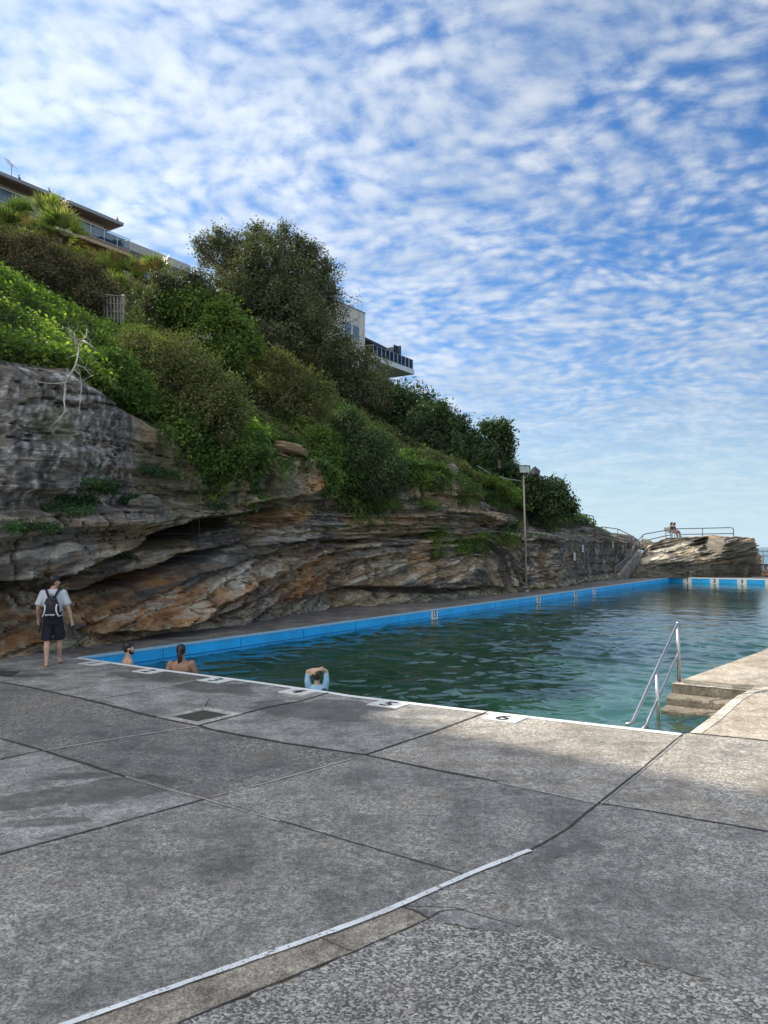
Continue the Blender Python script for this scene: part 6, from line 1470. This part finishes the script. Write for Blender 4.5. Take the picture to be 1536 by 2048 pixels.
# backpack worn on the back, a thing of its own held by the walker
eb = empty('backpack', pw, 'black backpack with white side stripes and white lettering on the walking man', 'backpack', None, math.radians(14))
k_ = MB(); ell_loft(k_, [(0, -.19, .945, .125, .045), (0, -.20, .99, .150, .075), (0, -.205, 1.10, .152, .085), (0, -.20, 1.20, .130, .08), (0, -.19, 1.29, .095, .065), (0, -.175, 1.345, .05, .04)])
fuse('bag', k_, M['pack'], eb, .010, 3)
for sg in (-1, 1):
    st_ = MB(); P_ = [(sg*.045, -.16, 1.31), (sg*.085, -.145, 1.40), (sg*.115, -.10, 1.462), (sg*.125, -.02, 1.475), (sg*.125, .10, 1.42), (sg*.13, .145, 1.30), (sg*.14, .12, 1.12), (sg*.15, -.10, 1.0)]
    for a_, c_ in zip(P_[:-1], P_[1:]): st_.tube([a_, c_], .024, 8); st_.ball(c_, .024)
    fuse('strap', st_, M['pack'], eb, .010, 2)
    w_ = MB(); Pw_ = [(sg*.108, -.262, 1.19), (sg*.098, -.282, 1.14), (sg*.100, -.290, 1.08), (sg*.118, -.280, 1.02), (sg*.140, -.262, .975)]
    for a_, c_ in zip(Pw_[:-1], Pw_[1:]): w_.tube([a_, c_], .014, 6); w_.ball(c_, .014)
    w_.build('white_stripe', M['pack_white'], eb, local=True, smooth=True)
m_ = MB(); m_.ball((0, -.272, 1.215), .022, (1, .4, 1)); m_.build('red_emblem', M['pack_red'], eb, local=True)
m_ = MB(); m_.tube([(-.03, -.17, 1.345), (-.02, -.19, 1.375), (.02, -.19, 1.375), (.03, -.17, 1.345)], .008, 6); m_.build('grab_loop', M['pack'], eb, local=True)
m_ = MB(); text_to(m_, 'arron', .062, (-.008, -.304, 1.005), (1, 0, 0), (0, 0, 1), 0.0, 1.25, .02); m_.build('lettering', M['pack_white'], eb, local=True)
m_ = MB(); m_.tube([(-.16, -.17, .99), (-.185, -.16, .85), (-.20, -.13, .74), (-.22, -.12, .66)], [.012, .012, .014, .02], 6); m_.build('hanging_strap', M['pack'], eb, local=True)
# thongs (flip-flops) in the right hand
et = empty('flip_flops', pw, 'pair of dark flip-flops held in the walking man\'s right hand', 'flip-flops', None, math.radians(14))
for i, (dx, rot) in enumerate(((-.03, .10), (.03, -.55))):
    m_ = MB(); c_ = np.array([.335+dx, .02, .70]); up_ = unit(np.array([math.sin(rot), .2, math.cos(rot)])); sd = unit(np.cross(up_, (0, 1, 0)))
    n_ = np.cross(up_, sd); out = []
    prof = [(-.13, .030), (-.11, .038), (-.05, .034), (.0, .033), (.06, .044), (.10, .044), (.13, .030)]
    A1 = [c_+up_*y+sd*x for y, x in prof]+[c_+up_*y-sd*x for y, x in prof[::-1]]
    n1 = len(A1); ax_ = n_*.009; m_.raw([p-ax_ for p in A1]+[p+ax_ for p in A1], [tuple(range(n1)), tuple(range(2*n1-1, n1-1, -1))]+[(i_, (i_+1) % n1, n1+(i_+1) % n1, n1+i_) for i_ in range(n1)])
    m_.tube([c_+up_*.07+ax_, c_+up_*.05+n_*.04, c_-up_*.03+sd*.033+ax_], .006, 5); m_.tube([c_+up_*.07+ax_, c_+up_*.05+n_*.04, c_-up_*.03-sd*.033+ax_], .006, 5)
    m_.build('sole', M['thong'], et, local=True)

# ---- bathers
def bather(u, v_head, Y_, yaw, label, mat, arms='down', hair=None, shirt=None, beard=False, face=0.0, htop=1.72, pony=False, scl=1.0):
    p = at(u, v_head, Y_); z0 = p[2]-htop*scl; e = empty('person', (p[0], p[1], z0), label, 'person', None, yaw); e.scale = (scl, scl, scl)
    b = MB(); torso(b, 1.0); limb(b, [(0, 0, 1.42), (0, .01, 1.52)], [.058, .055]); q = head(b, (0, .02, 1.615), face)
    for s_ in (-1, 1):
        limb(b, [(s_*.09, 0, .86), (s_*.10, .04, .47), (s_*.10, -.02, .08)], [.088, .056, .036]); limb(b, [(s_*.10, -.05, .04), (s_*.105, .10, .03)], [.036, .034])
        b.ball((s_*.075, .085, 1.27), .06, (1.2, .6, .8)); b.ball((s_*.085, -.075, 1.30), .075, (1.0, .5, 1.3))
        if arms == 'down':
            limb(b, [(s_*.195, 0, 1.385), (s_*.245, .0, 1.24), (s_*.262, .0, 1.10)], [.062, .052, .042]); limb(b, [(s_*.262, 0, 1.10), (s_*.24, .12, .95), (s_*.20, .22, .86)], [.042, .038, .027])
            hand(b, (s_*.20, .22, .86), (-s_*.2, .9, -.2), (0, 0, -1), -s_, .3)
        else:
            limb(b, [(s_*.150, 0, 1.385), (s_*.178, -.01, 1.52), (s_*.172, .0, 1.70)], [.060, .054, .044])
    if arms == 'up':
        limb(b, [(-.172, 0, 1.70), (-.09, -.03, 1.735), (.03, -.05, 1.755)], [.043, .038, .028]); limb(b, [(.172, 0, 1.70), (.09, -.05, 1.765), (-.02, -.07, 1.72)], [.043, .038, .028])
        hand(b, (.03, -.05, 1.755), (1, .05, .05), (0, .4, -1), 1, .5); hand(b, (-.02, -.07, 1.72), (-.9, -.1, -.45), (0, .5, -.8), -1, .5)
    fuse('body', b, mat, e, .0115, 3); face_bits(q, e, beard)
    ex = None
    if pony:
        def ex(mb, q): limb(mb, [q(0, -.11, .01), q(.0, -.135, -.06), q(.012, -.13, -.14), q(-.01, -.12, -.20)], [.040, .046, .040, .018], 8); limb(mb, [q(.02, -.115, -.04), q(.045, -.10, -.15)], [.035, .015], 8)
    hair_cap(q, e, hair or M['hair'], extra=ex)
    s_ = MB(); ell_loft(s_, [(0, 0, .97, .166, .118), (0, 0, .88, .172, .124), (0, 0, .78, .17, .12)])
    for g_ in (-1, 1): s_.tube([(g_*.09, 0, .84), (g_*.10, .02, .58)], [.096, .098], 14)
    fuse('swim_shorts', s_, M['shorts'], e, .016, 2)
    return e, q
bather(256, 1287, 15.35, math.radians(-62), 'bare chested bearded man with wet dark hair standing in the near pool corner', M['skin'], beard=True, face=-.15)
e, q = bather(363, 1291, 14.55, math.radians(8), 'tanned bare backed man with dark ponytail standing in the pool, seen from behind', M['skin_tan'], pony=True, face=-.25)
m_ = MB(); m_.tube([q(-.03, -.135, .005), q(0, -.15, .0), q(.03, -.135, .005)], .012, 6); m_.build('hair_tie', M['l_green'], e, local=True)
e, q = bather(634, 1339.5, 13.35, math.radians(4), 'person in light blue rash shirt in the pool with forearms crossed over their head', M['skin'], arms='up', hair=M['brown_hair'], htop=1.735, scl=.90)
s_ = MB(); ell_loft(s_, [(0, 0, .88, .168, .118), (0, 0, 1.0, .155, .112), (0, 0, 1.12, .160, .117), (0, 0, 1.24, .180, .124), (0, 0, 1.34, .188, .116), (0, 0, 1.41, .155, .092), (0, .0, 1.46, .080, .070)])
for g_ in (-1, 1):
    s_.ball((g_*.085, -.075, 1.30), .082, (1.0, .5, 1.3)); limb(s_, [(g_*.150, 0, 1.38), (g_*.179, -.01, 1.52), (g_*.174, 0, 1.655)], [.070, .062, .052], 12)
fuse('rash_shirt', s_, M['rash'], e, .011, 3)
for g_ in (-1, 1):
    m_ = MB(); m_.ball((g_*.135, -.088, 1.355), .062, (1.05, .62, .75)); fuse('navy_panel', m_, M['navy'], e, .010, 2)
m_ = MB(); m_.tube([(.03, -.118, 1.36), (.02, -.122, 1.2), (.015, -.118, 1.0)], .010, 6); m_.build('zip', M['navy'], e, local=True)

# ---- couple on the bench on the headland
Yq = 62.3; sc_ = Yq/F
bp = at(1336, 1076, Yq); eb = empty('park_bench', bp, 'dark bench on top of the headland rock', 'bench')
def bx(dx, dy, dz): return bp+np.array([dx, dy, dz])
mb = MB(); mb.box(bx(.40, .0, .42), (.80, 1.3, .05)); mb.build('seat', M['dark_pipe'], eb)
mb = MB(); mb.box(bx(-.04, .0, .68), (.05, 1.3, .36), (1, 0, 0.0)); mb.build('backrest', M['dark_pipe'], eb)
for dx in (.02, .76):
    for dy in (-.55, .55): mb = MB(); mb.tube([bx(dx, dy, -.1), bx(dx, dy, .42)], .03, 6); mb.build('leg', M['dark_pipe'], eb)
def sitter(dx, dy, label, top, bottom, seed, hairm):
    o_ = bx(dx, dy, 0); e = empty('person', o_, label, 'person', 'couple seated on the headland bench', math.radians(-90)); b = MB()
    # local +y is forward (towards +x world)
    ell_loft(b, [(0, 0, .40, .15, .11), (0, .0, .50, .16, .115), (0, .02, .64, .145, .105), (0, .04, .80, .17, .11), (0, .06, .90, .175, .10), (0, .07, .96, .12, .08), (0, .08, 1.0, .05, .05)])
    limb(b, [(0, .08, .97), (0, .10, 1.05)], [.055, .052]); q = head(b, (0, .12, 1.14), 0)
    for g_ in (-1, 1):
        limb(b, [(g_*.09, .02, .50), (g_*.11, .24, .52), (g_*.11, .45, .52)], [.085, .075, .058]); limb(b, [(g_*.11, .45, .52), (g_*.10, .52, .30), (g_*.10, .58, .06)], [.056, .052, .034]); limb(b, [(g_*.10, .57, .03), (g_*.10, .72, .03)], [.036, .030])
        limb(b, [(g_*.19, .06, .88), (g_*.23, .12, .68), (g_*.16, .34, .60)], [.052, .042, .028]); hand(b, (g_*.16, .34, .60), (-g_*.2, 1, -.1), (0, 0, -1), -g_, .4)
    fuse('body', b, M['skin'], e, .018, 2); face_bits(q, e); hair_cap(q, e, hairm, extra=lambda mb, q: limb(mb, [q(0, -.09, .0), q(0, -.10, -.12)], [.06, .045], 8))
    s_ = MB(); ell_loft(s_, [(0, 0, .42, .165, .125), (0, .0, .50, .172, .127), (0, .02, .64, .160, .118), (0, .04, .80, .182, .122), (0, .06, .90, .186, .112), (0, .07, .96, .12, .09)])
    for g_ in (-1, 1): limb(s_, [(g_*.18, .06, .88), (g_*.23, .12, .70)], [.062, .056])
    fuse('top', s_, top, e, .018, 2)
    s_ = MB()
    for g_ in (-1, 1): limb(s_, [(g_*.09, .0, .48), (g_*.11, .24, .52), (g_*.11, .36, .52)], [.10, .088, .078])
    fuse('shorts', s_, bottom, e, .018, 2)
sitter(.10, -.30, 'nearer dark haired person in black top seated on the headland bench', M['blacktop'], M['pink'], 1, M['hair'])
sitter(.56, .32, 'farther curly haired person seated on the headland bench', M['blacktop'], M['pack_red'], 2, M['brown_hair'])
# ---- person at the right edge by the far end
pf = at(1536.5, 1157, 58.6)
e = empty('person', (pf[0], pf[1], 0.0), 'person partly cut off by the right edge beside the metal gate', 'person', None, math.radians(70)); b = MB()
ell_loft(b, [(0, 0, .02, .16, .13), (0, 0, .12, .17, .13), (0, .02, .28, .15, .11), (0, .05, .44, .17, .11), (0, .07, .55, .175, .10), (0, .08, .61, .12, .08), (0, .09, .66, .05, .05)])
limb(b, [(0, .09, .62), (0, .11, .70)], [.055, .052]); q = head(b, (0, .13, .79), 0)
for g_ in (-1, 1):
    limb(b, [(g_*.09, .05, .12), (g_*.12, .28, .42)], [.085, .060]); limb(b, [(g_*.12, .28, .42), (g_*.11, .40, .06)], [.056, .036]); limb(b, [(g_*.11, .40, .03), (g_*.11, .55, .03)], [.034, .028])
    limb(b, [(g_*.19, .06, .54), (g_*.24, .18, .40), (g_*.12, .34, .44)], [.052, .042, .028]); hand(b, (g_*.12, .34, .44), (-g_, .3, 0), (0, 0, -1), -g_, .4)
fuse('body', b, M['skin_tan'], e, .018, 2); face_bits(q, e); hair_cap(q, e, M['hair'])
s_ = MB(); ell_loft(s_, [(0, 0, .0, .172, .14), (0, 0, .12, .18, .14), (0, 0, .17, .165, .125)]); fuse('swim_shorts', s_, M['navy'], e, .018, 2)
print('house roof z', zR, 'sE', sE, 'sA', sA)
